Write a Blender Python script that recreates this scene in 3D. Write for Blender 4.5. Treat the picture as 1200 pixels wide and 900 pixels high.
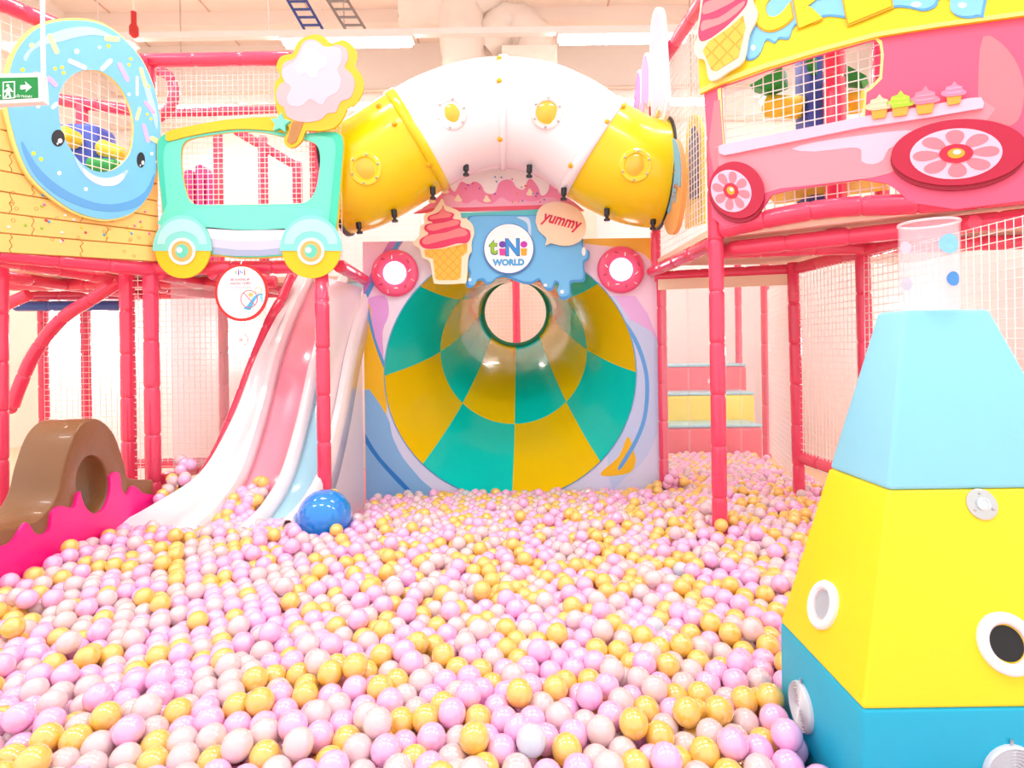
import bpy, bmesh, math, random
import numpy as np
from mathutils import Vector, Matrix
from mathutils.geometry import delaunay_2d_cdt

# ------------------------------------------------------------------ scene, camera, light
for o in list(bpy.data.objects):
    bpy.data.objects.remove(o)
scene = bpy.context.scene
COL = scene.collection
F, CX, CY, H, RHO = 700.0, 600.0, 410.0, 1.0, math.radians(0.8)
cam = bpy.data.cameras.new('camera')
cam.sensor_fit = 'HORIZONTAL'
cam.sensor_width = 36.0
cam.lens = F / 1200.0 * 36.0
cam.shift_y = -(450.0 - CY) / 1200.0
cam.clip_start = 0.02
camo = bpy.data.objects.new('camera', cam)
COL.objects.link(camo)
cr, sr = math.cos(RHO), math.sin(RHO)
camo.matrix_world = Matrix(((cr, sr, 0, 0), (0, 0, -1, 0), (-sr, cr, 0, H), (0, 0, 0, 1)))
scene.camera = camo

world = bpy.data.worlds.new('hall_light')
scene.world = world
world.use_nodes = True
world.node_tree.nodes['Background'].inputs['Color'].default_value = (1.0, 0.98, 0.975, 1)
world.node_tree.nodes['Background'].inputs['Strength'].default_value = 1.0
LAMP = 30.0            # radiance of the fluorescent tubes

vs = scene.view_settings
vs.view_transform = 'Standard'
vs.look = 'None'
vs.gamma = 1.0
vs.use_curve_mapping = False
vs.exposure = 0.48

random.seed(7)
rng = np.random.default_rng(11)

# ------------------------------------------------------------------ pixel -> place helpers
def ray(px, py):
    u, v = (px - CX) / F, (CY - py) / F
    return Vector((u * cr + v * sr, 1.0, -u * sr + v * cr))

def at(px, py, Y):
    d = ray(px, py)
    return Vector((d.x * Y, Y, H + d.z * Y))

class Plane:
    """upright plane through plan points A (left as seen) and B (right as seen)"""
    def __init__(s, A, B):
        s.O = Vector((A[0], A[1], 0))
        s.ex = (Vector((B[0], B[1], 0)) - s.O).normalized()
        s.ez = Vector((0, 0, 1))
        s.n = s.ex.cross(s.ez)
    def px(s, p):
        d = ray(*p); o = Vector((0, 0, H))
        t = (s.O - o).dot(s.n) / d.dot(s.n)
        q = o + d * t - s.O
        return (q.dot(s.ex), q.z)
    def to3(s, st, d=0.0):
        return s.O + s.ex * st[0] + s.ez * st[1] + s.n * d

def front(Y):
    return Plane((0, Y), (1, Y))

def zz(pts, k, ox, oy):
    return [(ox + x / k, oy + y / k) for x, y in pts]

def smooth(pts, n=4, closed=True):
    out = []; N = len(pts)
    rngi = range(N) if closed else range(N - 1)
    for i in rngi:
        if closed:
            p0, p1, p2, p3 = pts[i - 1], pts[i], pts[(i + 1) % N], pts[(i + 2) % N]
        else:
            p0, p1, p2, p3 = pts[max(i - 1, 0)], pts[i], pts[i + 1], pts[min(i + 2, N - 1)]
        for k in range(n):
            t = k / n
            out.append(tuple(0.5 * ((2 * b) + (-a + c) * t + (2 * a - 5 * b + 4 * c - d) * t * t + (-a + 3 * b - 3 * c + d) * t ** 3)
                             for a, b, c, d in zip(p0, p1, p2, p3)))
    if not closed:
        out.append(tuple(pts[-1]))
    return out

def ell(cx, cy, rx, ry=None, n=36, rot=0.0):
    ry = rx if ry is None else ry
    c, s = math.cos(rot), math.sin(rot)
    return [(cx + rx * math.cos(a) * c - ry * math.sin(a) * s, cy + rx * math.cos(a) * s + ry * math.sin(a) * c)
            for a in (2 * math.pi * i / n for i in range(n))]

def capsule(cx, cy, L, w, ang):
    pts = []
    for k in range(7):
        a = -math.pi / 2 + math.pi * k / 6
        pts.append((L / 2 + w / 2 * math.cos(a), w / 2 * math.sin(a)))
    for k in range(7):
        a = math.pi / 2 + math.pi * k / 6
        pts.append((-L / 2 + w / 2 * math.cos(a), w / 2 * math.sin(a)))
    c, s = math.cos(ang), math.sin(ang)
    return [(cx + x * c - y * s, cy + x * s + y * c) for x, y in pts]

def inside(p, poly):
    x, y = p; r = False; j = len(poly) - 1
    for i in range(len(poly)):
        xi, yi = poly[i]; xj, yj = poly[j]
        if (yi > y) != (yj > y) and x < (xj - xi) * (y - yi) / (yj - yi) + xi:
            r = not r
        j = i
    return r

def fill2d(outer, holes=(), clips=()):
    """triangulate outer minus holes, kept inside every clip polygon"""
    vv, ee = [], []
    for lp in [outer, *holes, *clips]:
        b = len(vv)
        vv += [Vector(p) for p in lp]
        ee += [(b + i, b + (i + 1) % len(lp)) for i in range(len(lp))]
    V, E, Fc, *_ = delaunay_2d_cdt(vv, ee, [], 0, 1e-6)
    tris = []
    for f in Fc:
        c = sum((V[i] for i in f), Vector((0, 0))) / len(f)
        if inside(c, outer) and not any(inside(c, h) for h in holes) and all(inside(c, k) for k in clips):
            a, b, d = (V[i] for i in f[:3])
            f = list(f)
            if (b - a).cross(d - a) < 0:
                f.reverse()
            tris.append(f)
    used = sorted({i for f in tris for i in f})
    m = {o: n for n, o in enumerate(used)}
    return [tuple(V[i]) for i in used], [[m[i] for i in f] for f in tris]

# ------------------------------------------------------------------ materials
def lin(c):
    return tuple((x / 12.92 if x <= 0.04045 else ((x + 0.055) / 1.055) ** 2.4) for x in c)

MATS = {}
def M(name, rgb, rough=0.45, coat=0.0, var=0.04, scale=6.0, bump=0.0, bscale=300.0, metal=0.0, emit=0.0, clear=0.0, spec=0.5, sss=0.0, cior=1.5):
    """procedural principled material: rgb 0-255 sRGB, gentle noise in colour, optional fine bump"""
    if name in MATS:
        return MATS[name]
    m = bpy.data.materials.new(name); m.use_nodes = True
    nt = m.node_tree; b = nt.nodes['Principled BSDF']
    c = lin([x / 255 for x in rgb])
    tc = nt.nodes.new('ShaderNodeTexCoord')
    nz = nt.nodes.new('ShaderNodeTexNoise'); nz.inputs['Scale'].default_value = scale; nz.inputs['Detail'].default_value = 3
    nt.links.new(tc.outputs['Object'], nz.inputs['Vector'])
    mx = nt.nodes.new('ShaderNodeMix'); mx.data_type = 'RGBA'
    mx.inputs[6].default_value = (*[x * (1 - var) for x in c], 1)
    mx.inputs[7].default_value = (*[min(1, x * (1 + var)) for x in c], 1)
    nt.links.new(nz.outputs['Fac'], mx.inputs[0])
    nt.links.new(mx.outputs[2], b.inputs['Base Color'])
    b.inputs['Roughness'].default_value = rough
    b.inputs['Metallic'].default_value = metal
    b.inputs['Specular IOR Level'].default_value = spec
    b.inputs['Coat Weight'].default_value = coat
    b.inputs['Coat Roughness'].default_value = 0.03
    b.inputs['Coat IOR'].default_value = cior
    if sss:
        b.inputs['Subsurface Weight'].default_value = sss
        b.inputs['Subsurface Radius'].default_value = (0.03, 0.02, 0.02)
    if emit:
        b.inputs['Emission Color'].default_value = (*c, 1)
        b.inputs['Emission Strength'].default_value = emit
    if bump:
        n2 = nt.nodes.new('ShaderNodeTexNoise'); n2.inputs['Scale'].default_value = bscale
        nt.links.new(tc.outputs['Object'], n2.inputs['Vector'])
        bp = nt.nodes.new('ShaderNodeBump'); bp.inputs['Strength'].default_value = bump; bp.inputs['Distance'].default_value = 0.01
        nt.links.new(n2.outputs['Fac'], bp.inputs['Height'])
        nt.links.new(bp.outputs['Normal'], b.inputs['Normal'])
    if clear:
        tr = nt.nodes.new('ShaderNodeBsdfTransparent')
        ms = nt.nodes.new('ShaderNodeMixShader'); ms.inputs[0].default_value = clear
        out = nt.nodes['Material Output']
        nt.links.new(b.outputs[0], ms.inputs[1]); nt.links.new(tr.outputs[0], ms.inputs[2])
        nt.links.new(ms.outputs[0], out.inputs['Surface'])
    MATS[name] = m
    return m

pad_red = M('red_vinyl_padding', (238, 66, 104), 0.22, 0.5, 0.08, 9, 0.25, 22)
pad_blue = M('blue_vinyl_padding', (40, 80, 170), 0.3, 0.3)
white_pl = M('white_gloss_plastic', (252, 240, 244), 0.15, 0.5, 0.01)
white_tube = M('white_tube_plastic', (255, 246, 250), 0.25, 0.3, 0.01)
yellow_tube = M('yellow_tube_plastic', (246, 214, 0), 0.25, 0.4, 0.02)
rope = M('white_net_rope', (252, 244, 242), 0.7)
black_pl = M('black_plastic', (28, 26, 30), 0.35)
white_board = M('white_board', (252, 246, 248), 0.5, 0, 0.01)
cream_board = M('cream_board', (255, 236, 205), 0.5, 0, 0.01)

# ------------------------------------------------------------------ object helpers
def tag(o, label=None, cat=None, group=None, kind=None):
    if label: o['label'] = label
    if cat: o['category'] = cat
    if group: o['group'] = group
    if kind: o['kind'] = kind
    return o

def thing(name, label, cat, loc=(0, 0, 0), group=None):
    o = bpy.data.objects.new(name, None)
    COL.objects.link(o); o.location = loc
    o.empty_display_size = 0.1
    return tag(o, label, cat, group)

ORG = {}
def wloc(o):
    v = Vector((0, 0, 0))
    while o is not None:
        v += o.location; o = o.parent
    return v

def mesh(name, verts, faces, mat, parent=None, shade=False, label=None, mats=None, mi=None):
    """verts in world metres; a top-level mesh gets its origin at its own base"""
    me = bpy.data.meshes.new(name)
    V = [Vector(v) for v in verts]
    if parent is not None:
        off = wloc(parent); loc = Vector((0, 0, 0))
    else:
        lo = Vector([min(v[i] for v in V) for i in range(3)]); hi = Vector([max(v[i] for v in V) for i in range(3)])
        off = Vector(((lo.x + hi.x) / 2, (lo.y + hi.y) / 2, lo.z)); loc = off
    me.from_pydata([tuple(v - off) for v in V], [], faces)
    for m in (mats or [mat]):
        me.materials.append(m)
    if mi is not None:
        me.polygons.foreach_set('material_index', mi)
    if shade:
        me.polygons.foreach_set('use_smooth', [True] * len(me.polygons))
        try:
            me.set_sharp_from_angle(angle=math.radians(40))
        except Exception:
            pass
    me.update()
    o = bpy.data.objects.new(name, me)
    COL.objects.link(o)
    if parent is not None:
        o.parent = parent
    o.location = loc
    if label: o['label'] = label
    return o

def slab(pl, poly, d0, th, holes=(), clips=(), px=True):
    """verts, faces of a flat board cut to poly (pixels on the plane pl), back at d0, thickness th towards the viewer"""
    cv = (lambda L: [pl.px(p) for p in L]) if px else (lambda L: list(L))
    V, T = fill2d(cv(poly), [cv(h) for h in holes], [cv(c) for c in clips])
    n = len(V)
    verts = [pl.to3(v, d0 + th) for v in V] + [pl.to3(v, d0) for v in V]
    faces = [list(t) for t in T] + [[i + n for i in reversed(t)] for t in T]
    cnt = {}
    for t in T:
        for a, b in zip(t, t[1:] + t[:1]):
            cnt[(a, b)] = 1
    for (a, b) in cnt:
        if (b, a) not in cnt:
            faces.append([b, a, a + n, b + n])
    return verts, faces

def board(name, pl, poly, mat, parent=None, d=0.0, th=0.004, holes=(), clips=(), label=None, sm=0, px=True):
    if sm:
        poly = smooth(poly, sm)
    v, f = slab(pl, poly, d, th, holes, clips, px)
    if not f: return None
    return mesh(name, v, f, mat, parent, label=label)

def box_vf(x0, x1, y0, y1, z0, z1):
    v = [(x, y, z) for z in (z0, z1) for y in (y0, y1) for x in (x0, x1)]
    f = [[0, 2, 3, 1], [4, 5, 7, 6], [0, 1, 5, 4], [2, 6, 7, 3], [0, 4, 6, 2], [1, 3, 7, 5]]
    return v, f

def bevel(o, w, seg=2):
    md = o.modifiers.new('bevel', 'BEVEL'); md.width = w; md.segments = seg; md.limit_method = 'ANGLE'
    for p in o.data.polygons: p.use_smooth = True
    return o

def box(name, b, mat, parent=None, bev=0.0, label=None):
    v, f = box_vf(*b)
    o = mesh(name, v, f, mat, parent, label=label)
    if bev: bevel(o, bev)
    return o

def frames(P):
    P = [Vector(p) for p in P]
    T = []
    for i in range(len(P)):
        a = P[max(i - 1, 0)]; b = P[min(i + 1, len(P) - 1)]
        T.append((b - a).normalized())
    ref = Vector((0, 0, 1)) if abs(T[0].z) < 0.9 else Vector((0, 1, 0))
    u = T[0].cross(ref).normalized()
    out = []
    for t in T:
        u = (u - t * u.dot(t)).normalized()
        out.append((u, t.cross(u).normalized()))
    return P, T, out

def tube_vf(P, R, n=14, caps=True, closed=False):
    P, T, fr = frames(P)
    if not hasattr(R, '__len__'): R = [R] * len(P)
    v, f = [], []
    for p, r, (u, w) in zip(P, R, fr):
        for k in range(n):
            a = 2 * math.pi * k / n
            v.append(p + u * (r * math.cos(a)) + w * (r * math.sin(a)))
    for i in range(len(P) - 1):
        for k in range(n):
            a, b = i * n + k, i * n + (k + 1) % n
            f.append([a, b, b + n, a + n])
    if caps:
        f.append(list(range(n - 1, -1, -1)))
        b = (len(P) - 1) * n
        f.append(list(range(b, b + n)))
    return v, f

def tube(name, P, R, mat, parent=None, n=14, caps=True, label=None):
    v, f = tube_vf(P, R, n, caps)
    return mesh(name, v, f, mat, parent, shade=True, label=label)

def resample(P, L):
    P = [Vector(p) for p in P]
    d = [0]
    for a, b in zip(P, P[1:]): d.append(d[-1] + (b - a).length)
    tot = d[-1]; n = max(1, round(tot / L)); out = []
    def point(s):
        for i in range(len(P) - 1):
            if s <= d[i + 1] + 1e-9:
                k = (s - d[i]) / max(1e-9, d[i + 1] - d[i]); return P[i].lerp(P[i + 1], k)
        return P[-1]
    for i in range(n):
        s0, s1 = tot * i / n, tot * (i + 1) / n
        out.append([point(s0 + (s1 - s0) * q) for q in (0, 0.03, 0.08, 0.35, 0.65, 0.92, 0.97, 1)])
    return out

def padded(name, P, parent, r=0.045, L=0.3, mat=None, n=12):
    """steel tube wrapped in foam sleeves: one part with a sleeve for each wrap"""
    e = bpy.data.objects.new(name, None); COL.objects.link(e); e.parent = parent
    e.location = Vector(P[0]) - wloc(parent)
    e.empty_display_size = 0.05
    prof = (0.86, 0.965, 1.0, 1.0, 1.0, 1.0, 0.965, 0.86)
    for seg in resample(P, L):
        j = random.uniform(0.97, 1.03)
        tube('foam_sleeve', seg, [r * q * j for q in prof], mat or pad_red, e, n)
    return e

def net(name, O, ex, ey, w, h, cell, wire, mat, parent=None, label=None, cat=None, group=None):
    """square-mesh net in the rectangle O + ex*[0,w] + ey*[0,h]"""
    O = Vector(O); ex = Vector(ex).normalized(); ey = Vector(ey).normalized(); n = ex.cross(ey).normalized()
    v, f = [], []
    def bar(a, b, side):
        i = len(v); k = wire / 2
        for p in (a, b):
            v.extend([p + side * k, p + n * k, p - side * k, p - n * k])
        for q in range(4):
            r = (q + 1) % 4
            f.append([i + q, i + r, i + 4 + r, i + 4 + q])
    for i in range(int(round(w / cell)) + 1):
        x = min(w, i * cell); sag = 0
        bar(O + ex * x, O + ex * x + ey * h, ex)
    for j in range(int(round(h / cell)) + 1):
        y = min(h, j * cell)
        bar(O + ey * y, O + ey * y + ex * w, ey)
    o = mesh(name, v, f, mat, parent)
    if parent is None:
        tag(o, label, cat or 'net', group)
    return o

def sphere_vf(c, r, nu=16, nv=10, sc=(1, 1, 1)):
    c = Vector(c); v = [c + Vector((0, 0, r * sc[2]))]; f = []
    for j in range(1, nv):
        t = math.pi * j / nv
        for i in range(nu):
            p = 2 * math.pi * i / nu
            v.append(c + Vector((r * sc[0] * math.sin(t) * math.cos(p), r * sc[1] * math.sin(t) * math.sin(p), r * sc[2] * math.cos(t))))
    v.append(c - Vector((0, 0, r * sc[2])))
    for i in range(nu):
        f.append([0, 1 + i, 1 + (i + 1) % nu])
    for j in range(nv - 2):
        for i in range(nu):
            a = 1 + j * nu + i; b = 1 + j * nu + (i + 1) % nu
            f.append([a, a + nu, b + nu, b])
    e = len(v) - 1; b0 = 1 + (nv - 2) * nu
    for i in range(nu):
        f.append([e, b0 + (i + 1) % nu, b0 + i])
    return v, f

def sphere(name, c, r, mat, parent=None, nu=16, nv=10, sc=(1, 1, 1), label=None):
    v, f = sphere_vf(c, r, nu, nv, sc)
    return mesh(name, v, f, mat, parent, shade=True, label=label)

def lathe(name, c, axis, prof, mat, parent=None, n=28, up=None, label=None, caps=True):
    """revolve prof [(radius, along)] about axis at c"""
    c = Vector(c); ax = Vector(axis).normalized()
    ref = Vector((0, 0, 1)) if abs(ax.z) < 0.9 else Vector((0, 1, 0))
    u = ax.cross(ref).normalized(); w = ax.cross(u)
    v, f = [], []
    for r, z in prof:
        for k in range(n):
            a = 2 * math.pi * k / n
            v.append(c + ax * z + u * (r * math.cos(a)) + w * (r * math.sin(a)))
    for i in range(len(prof) - 1):
        for k in range(n):
            a, b = i * n + k, i * n + (k + 1) % n
            f.append([a, b, b + n, a + n])
    if caps and prof[0][0] > 1e-4: f.append(list(range(n - 1, -1, -1)))
    if caps and prof[-1][0] > 1e-4:
        b = (len(prof) - 1) * n; f.append(list(range(b, b + n)))
    o = mesh(name, v, f, mat, parent, shade=True, label=label)
    return o

def ring(name, c, axis, r0, r1, z0, z1, mat, parent=None, n=36, label=None):
    c = Vector(c); ax = Vector(axis).normalized()
    ref = Vector((0, 0, 1)) if abs(ax.z) < 0.9 else Vector((0, 1, 0))
    u = ax.cross(ref).normalized(); w = ax.cross(u)
    b = (z1 - z0) * 0.3
    prof = [(r0, z0), (r1, z0), (r1, z1 - b), (r1 - b, z1), (r0 + b, z1), (r0, z1 - b)]
    v, f = [], []; m = len(prof)
    for r, z in prof:
        for k in range(n):
            a = 2 * math.pi * k / n
            v.append(c + ax * z + u * (r * math.cos(a)) + w * (r * math.sin(a)))
    for i in range(m):
        for k in range(n):
            a, e = i * n + k, i * n + (k + 1) % n
            j = ((i + 1) % m) * n
            f.append([a, e, j + (k + 1) % n, j + k])
    return mesh(name, v, f, mat, parent, shade=True, label=label)

def text(name, s, pl, pos, width, mat, parent, d=0.0, th=0.002, rot=0.0, fat=0.0, shear=0.0, sy=1.0, px=True, res=3):
    """lettering as thin raised shapes; pos = pixel of the centre, width in metres"""
    cu = bpy.data.curves.new('lettering', 'FONT')
    cu.body = s; cu.size = 1.0; cu.offset = fat; cu.shear = shear; cu.resolution_u = res
    t = bpy.data.objects.new('lettering', cu); COL.objects.link(t)
    dg = bpy.context.evaluated_depsgraph_get()
    me = bpy.data.meshes.new_from_object(t.evaluated_get(dg))
    V = np.array([v.co[:2] for v in me.vertices]); faces = [list(p.vertices) for p in me.polygons]
    bpy.data.objects.remove(t); bpy.data.curves.remove(cu); bpy.data.meshes.remove(me)
    lo, hi = V.min(0), V.max(0)
    V = (V - (lo + hi) / 2) * (width / (hi[0] - lo[0]))
    V[:, 1] *= sy
    c, q = math.cos(rot), math.sin(rot)
    V = np.stack([V[:, 0] * c - V[:, 1] * q, V[:, 0] * q + V[:, 1] * c], 1)
    p0 = pl.px(pos) if px else pos
    n = len(V)
    verts = [pl.to3((p0[0] + x, p0[1] + y), d + th) for x, y in V] + [pl.to3((p0[0] + x, p0[1] + y), d) for x, y in V]
    fs = [];
    cnt = {}
    for fc in faces:
        a, b, e = (V[i] for i in fc[:3])
        if (b[0] - a[0]) * (e[1] - a[1]) - (b[1] - a[1]) * (e[0] - a[0]) < 0: fc = fc[::-1]
        fs.append(fc)
        for i, j in zip(fc, fc[1:] + fc[:1]): cnt[(i, j)] = 1
    sides = [[j, i, i + n, j + n] for (i, j) in cnt if (j, i) not in cnt]
    return mesh(name, verts, fs + sides, mat, parent)

# ------------------------------------------------------------------ the hall
wall_m = M('cream_painted_wall', (255, 242, 234), 0.8, 0, 0.03, 1.5)
ceil_m = M('cream_ceiling', (255, 236, 224), 0.8, 0, 0.04, 0.8)
floor_m = M('peach_floor_mat', (252, 214, 184), 0.6, 0, 0.05, 2)
def struct(o):
    o['kind'] = 'structure'; return o
struct(box('floor', (-8, 8, -3, 12.1, -0.6, -0.45), floor_m))
struct(box('wall_back', (-8, 8, 12, 12.2, -0.45, 7.2), wall_m))
struct(box('wall_left', (-8.2, -8, 2, 12.2, -0.45, 7.2), wall_m))
struct(box('wall_right', (8, 8.2, 2, 12.2, -0.45, 7.2), wall_m))
cl = struct(box('ceiling', (-8, 8, 2, 12.2, 7.2, 7.4), ceil_m))
for i, y in enumerate((4.5, 6.6, 8.7, 10.8)):
    box('ceiling_beam', (-8, 8, y, y + 0.25, 6.95, 7.2), ceil_m, cl)
for i in range(9):
    box('ceiling_joint', (-7.2 + i * 1.8, -7.17 + i * 1.8, 2.1, 12, 7.185, 7.2), M('joint_line_tan', (225, 190, 170), 0.8), cl)  # ceiling joints as thin strips in a darker tan than the ceiling
pipe_m = M('cream_pipe_paint', (250, 224, 208), 0.5)
for i, (z, y, r) in enumerate(((5.55, 11.9, 0.05), (6.2, 11.9, 0.035), (4.75, 11.9, 0.04))):
    o = tube('ceiling_pipe', [(-7.9, y, z), (7.9, y, z)], r, pipe_m, None, 10)
    tag(o, ['thick cream pipe running along the far wall, middle one of three', 'thin cream pipe running along the far wall, topmost of three',
            'cream pipe running along the far wall, lowest of three'][i], 'pipe')
for i, x in enumerate((-5.2, -2.6, 2.9, 5.0)):
    tag(tube('hanger_rod', [(x, 9.5, 5.0), (x, 9.5, 7.2)], 0.012, M('rod_grey', (205, 180, 170), 0.5), None, 6),
        'thin grey hanger rod dropping from the hall ceiling', 'rod', 'hanger rods under the ceiling')
# fluorescent rows
lamp_m = M('fluorescent_tube', (255, 250, 246), 0.4, emit=LAMP, var=0.0)
rail_m = M('white_light_rail', (246, 232, 226), 0.5)
def light_row(y, z, xs, x0, x1, label, lab2, grp, L=1.75):
    o = thing('light_rail', label, 'light rail', (0, y, z + 0.02))
    box('rail', (x0, x1, y - 0.05, y + 0.05, z + 0.02, z + 0.1), rail_m, o)
    for hx in (x0 + 0.6, x0 + 4.4, x1 - 4.4, x1 - 0.6):
        tube('hanger', [(hx, y, z + 0.1), (hx, y, 7.2)], 0.012, rail_m, o, 6)
    for x in xs:
        t = thing('tube_light', lab2, 'light', (x, y, z - 0.07), grp)
        box('housing', (x - L / 2, x + L / 2, y - 0.07, y + 0.16, z - 0.02, z + 0.02), rail_m, t)
        tube('tube', [(x - L / 2 + 0.03, y, z - 0.045), (x + L / 2 - 0.03, y, z - 0.045)], 0.034, lamp_m, t, 10)
        tube('tube', [(x - L / 2 + 0.03, y + 0.09, z - 0.045), (x + L / 2 - 0.03, y + 0.09, z - 0.045)], 0.034, lamp_m, t, 10)
light_row(8.0, 5.2, (-5.9, -2.15, 1.55, 5.3), -7.6, 7.6, 'white light rail spanning the hall behind the white and yellow crawl tube',
          'long white fluorescent tube light on the rail behind the crawl tube', 'tube lights on the rail behind the crawl tube')
light_row(10.2, 5.25, (-5.5, -3.2, 2.6, 5.2), -7.6, 7.6, 'white light rail near the far wall, deeper in the hall than the crawl tube', 'long white fluorescent tube light on the rail near the far wall', 'tube lights near the far wall')
panel_m = M('light_panel_diffuser', (255, 250, 246), 0.4, emit=LAMP * 0.78, var=0.0)
for y in (1.0, 3.6):
    for x in (-4.0, -1.4, 1.4, 4.0):
        t = thing('ceiling_light', 'white rectangular ceiling light hung high above the ball pit', 'light', (x, y, 4.55), 'ceiling lights above the ball pit')
        box('housing', (x - 0.62, x + 0.62, y - 0.16, y + 0.16, 4.56, 4.62), rail_m, t)
        box('diffuser', (x - 0.6, x + 0.6, y - 0.14, y + 0.14, 4.54, 4.56), panel_m, t)
        for dx in (-0.5, 0.5):
            tube('hanging_rod', [(x + dx, y, 4.62), (x + dx, y, 7.2)], 0.008, rail_m, t, 6)
# wrapped duct
duct_m = M('white_wrapped_duct', (250, 234, 222), 0.55, 0, 0.05, 4, 0.9, 7)
d = thing('air_duct', 'white foil wrapped air duct bending down behind the crawl tube', 'duct', at(560, 95, 9.6))
def crumple(name, P, R, n=22):
    o = tube(name, smooth(P, 6, False), R, duct_m, d, n)
    for v in o.data.vertices:
        v.co += Vector((random.uniform(-.03, .03), random.uniform(-.03, .03), random.uniform(-.03, .03)))
    return o
def rr(P, r): return [r * random.uniform(0.95, 1.06) for _ in range((len(P) - 1) * 6 + 1)]
Pd = [at(470, 8, 9.6), at(545, 6, 9.6), at(580, -20, 9.6)]
crumple('wide_sleeve', Pd, rr(Pd, 0.34))
Pd = [at(538, 0, 9.5), at(541, 40, 9.5), at(545, 90, 9.5), at(548, 140, 9.5)]
crumple('drop_sleeve', Pd, rr(Pd, 0.36))
Pd = [at(565, 60, 9.7), at(595, 28, 9.7), at(625, 45, 9.7), at(628, 90, 9.7)]
crumple('bend_sleeve', Pd, rr(Pd, 0.3))
p, q = at(588, 60, 9.4), at(652, 84, 9.4)
box('outlet_box', (p.x, q.x, 9.2, 9.7, q.z - 0.5, p.z), duct_m, d, 0.02)
# cable ladders
for nm, lab, x0, x1, m in (('cable_ladder', 'blue cable ladder hanging under the hall ceiling', 330, 378, M('blue_ladder_steel', (60, 78, 150), 0.4)),
                           ('cable_ladder', 'grey steel cable ladder beside the blue one', 376, 428, M('grey_ladder_steel', (150, 140, 138), 0.4, metal=0.5))):
    a, b = at(x0, -12, 8.6), at(x1, 34, 8.6)
    t = thing(nm, lab, 'cable ladder', (a.x, 8.6, b.z))
    zt, zb = a.z, b.z
    w = (b.x - a.x)
    for dx in (0.0, 0.45 * w):
        tube('side_rail', [(a.x + dx, 8.6, zt), (a.x + dx + 0.55 * w, 8.6, zb)], 0.022, m, t, 6)
    for k in range(5):
        s = (k + 0.5) / 5
        tube('rung', [(a.x + 0.55 * w * s, 8.6, zt + (zb - zt) * s), (a.x + 0.55 * w * s + 0.45 * w, 8.6, zt + (zb - zt) * s)], 0.018, m, t, 6)
p = at(157, 44, 7.0)
t = thing('sprinkler', 'small red sprinkler valve hanging under the hall ceiling', 'sprinkler', p)
lathe('valve', p, (0, 0, 1), [(0.02, 0), (0.05, 0.03), (0.05, 0.12), (0.03, 0.16), (0.03, 0.3)], M('red_valve', (200, 40, 40), 0.4), t, 12)
tube('drop_pipe', [p + Vector((0, 0, 0.3)), p + Vector((0, 0, 2.4))], 0.012, pipe_m, t, 8)

# white partition walls behind the play frames
part_m = M('white_partition', (255, 247, 246), 0.6, 0, 0.01)
w = struct(box('wall_partition', (-5.2, -1.0, 6.6, 6.7, -0.45, 3.2), part_m))
w = struct(box('wall_partition', (-0.9, 6.2, 8.6, 8.7, -0.45, 3.4), part_m))
w = struct(box('wall_partition', (3.5, 3.6, 2.4, 8.6, -0.45, 3.4), part_m))
# round wall lamps glowing on the partitions
glow_m = M('wall_lamp_glow', (255, 250, 248), 0.4, emit=45.0, var=0)
for c, n, lab in ((at(76, 400, 6.55), (0, -1, 0), 'small round wall lamp glowing behind the curved red pole'), (at(128, 408, 6.55), (0, -1, 0), 'small round wall lamp glowing between the red posts under the deck'),
                  (at(281, 398, 6.55), (0, -1, 0), 'small round wall lamp glowing below the round warning sign'), (at(905, 400, 8.55), (0, -1, 0), 'small round wall lamp glowing behind the soft steps'),
                  (Vector((3.45, 5.3, 1.0)), (-1, 0, 0), 'small round wall lamp glowing behind the side net')):
    t = thing('wall_lamp', lab, 'lamp', c)
    lathe('base', c - Vector(n) * 0.05, n, [(0.07, 0), (0.07, 0.02), (0.02, 0.03), (0.02, 0.2)], rail_m, t, 24)
    sphere('bulb', c + Vector(n) * 0.2, 0.07, glow_m, t, 20, 12)
# pit bed
struct(box('floor_pit', (-2.3, 2.6, 0.2, 6.1, -0.45, -0.19), M('pink_pit_pad', (255, 178, 196), 0.6)))

# ------------------------------------------------------------------ left play frame
Lt = thing('play_frame', 'red padded play frame carrying the biscuit wall and the teal wagon board', 'play frame', (-2.3, 4.4, -0.45))
ZL = 1.585
YF = 3.9
def X(px, Y, py=430): return at(px, py, Y).x
xa, xb, xc = X(150, 3.98), X(178, 3.9), X(378.5, 3.95)
padded('padded_post', [(xa, 3.98, -0.44), (xa, 3.98, ZL)], Lt, 0.046)
padded('padded_post', [(xb, 3.9, -0.44), (xb, 3.9, 2.93)], Lt, 0.047)
padded('padded_post', [(xc, 3.95, 1.6), (xc, 3.95, 2.5)], Lt, 0.04)
padded('padded_post', [(X(378.5, 3.74), 3.74, -0.44), (X(378.5, 3.74), 3.74, 1.28), (X(378.5, 3.78), 3.78, 1.37), (X(378.5, 3.88), 3.88, 1.46), (xc, 3.95, 1.52)], Lt, 0.044)
for px, Y, zt in ((262, 5.3, 1.6), (51, 5.4, 1.6), (101, 5.4, 1.6), (200, 5.35, 1.6)):
    if px == 200: continue
    padded('padded_post', [(X(px, Y), Y, -0.44), (X(px, Y), Y, zt)], Lt, 0.042)
padded('padded_post', [at(1, 596, 3.5), at(1, 310, 3.5)], Lt, 0.04)
donutP = Plane((-2.66, 3.1), (-2.30, 3.85))
a, b = donutP.to3(donutP.px((172, 72)), -0.03), donutP.to3(donutP.px((-60, -25)), -0.03)
padded('padded_beam', [a, b], Lt, 0.046)
zt = at(172, 69, 3.86).z
padded('padded_beam', [(xb, 3.88, zt), (X(402, 3.88), 3.88, zt)], Lt, 0.044)
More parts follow.
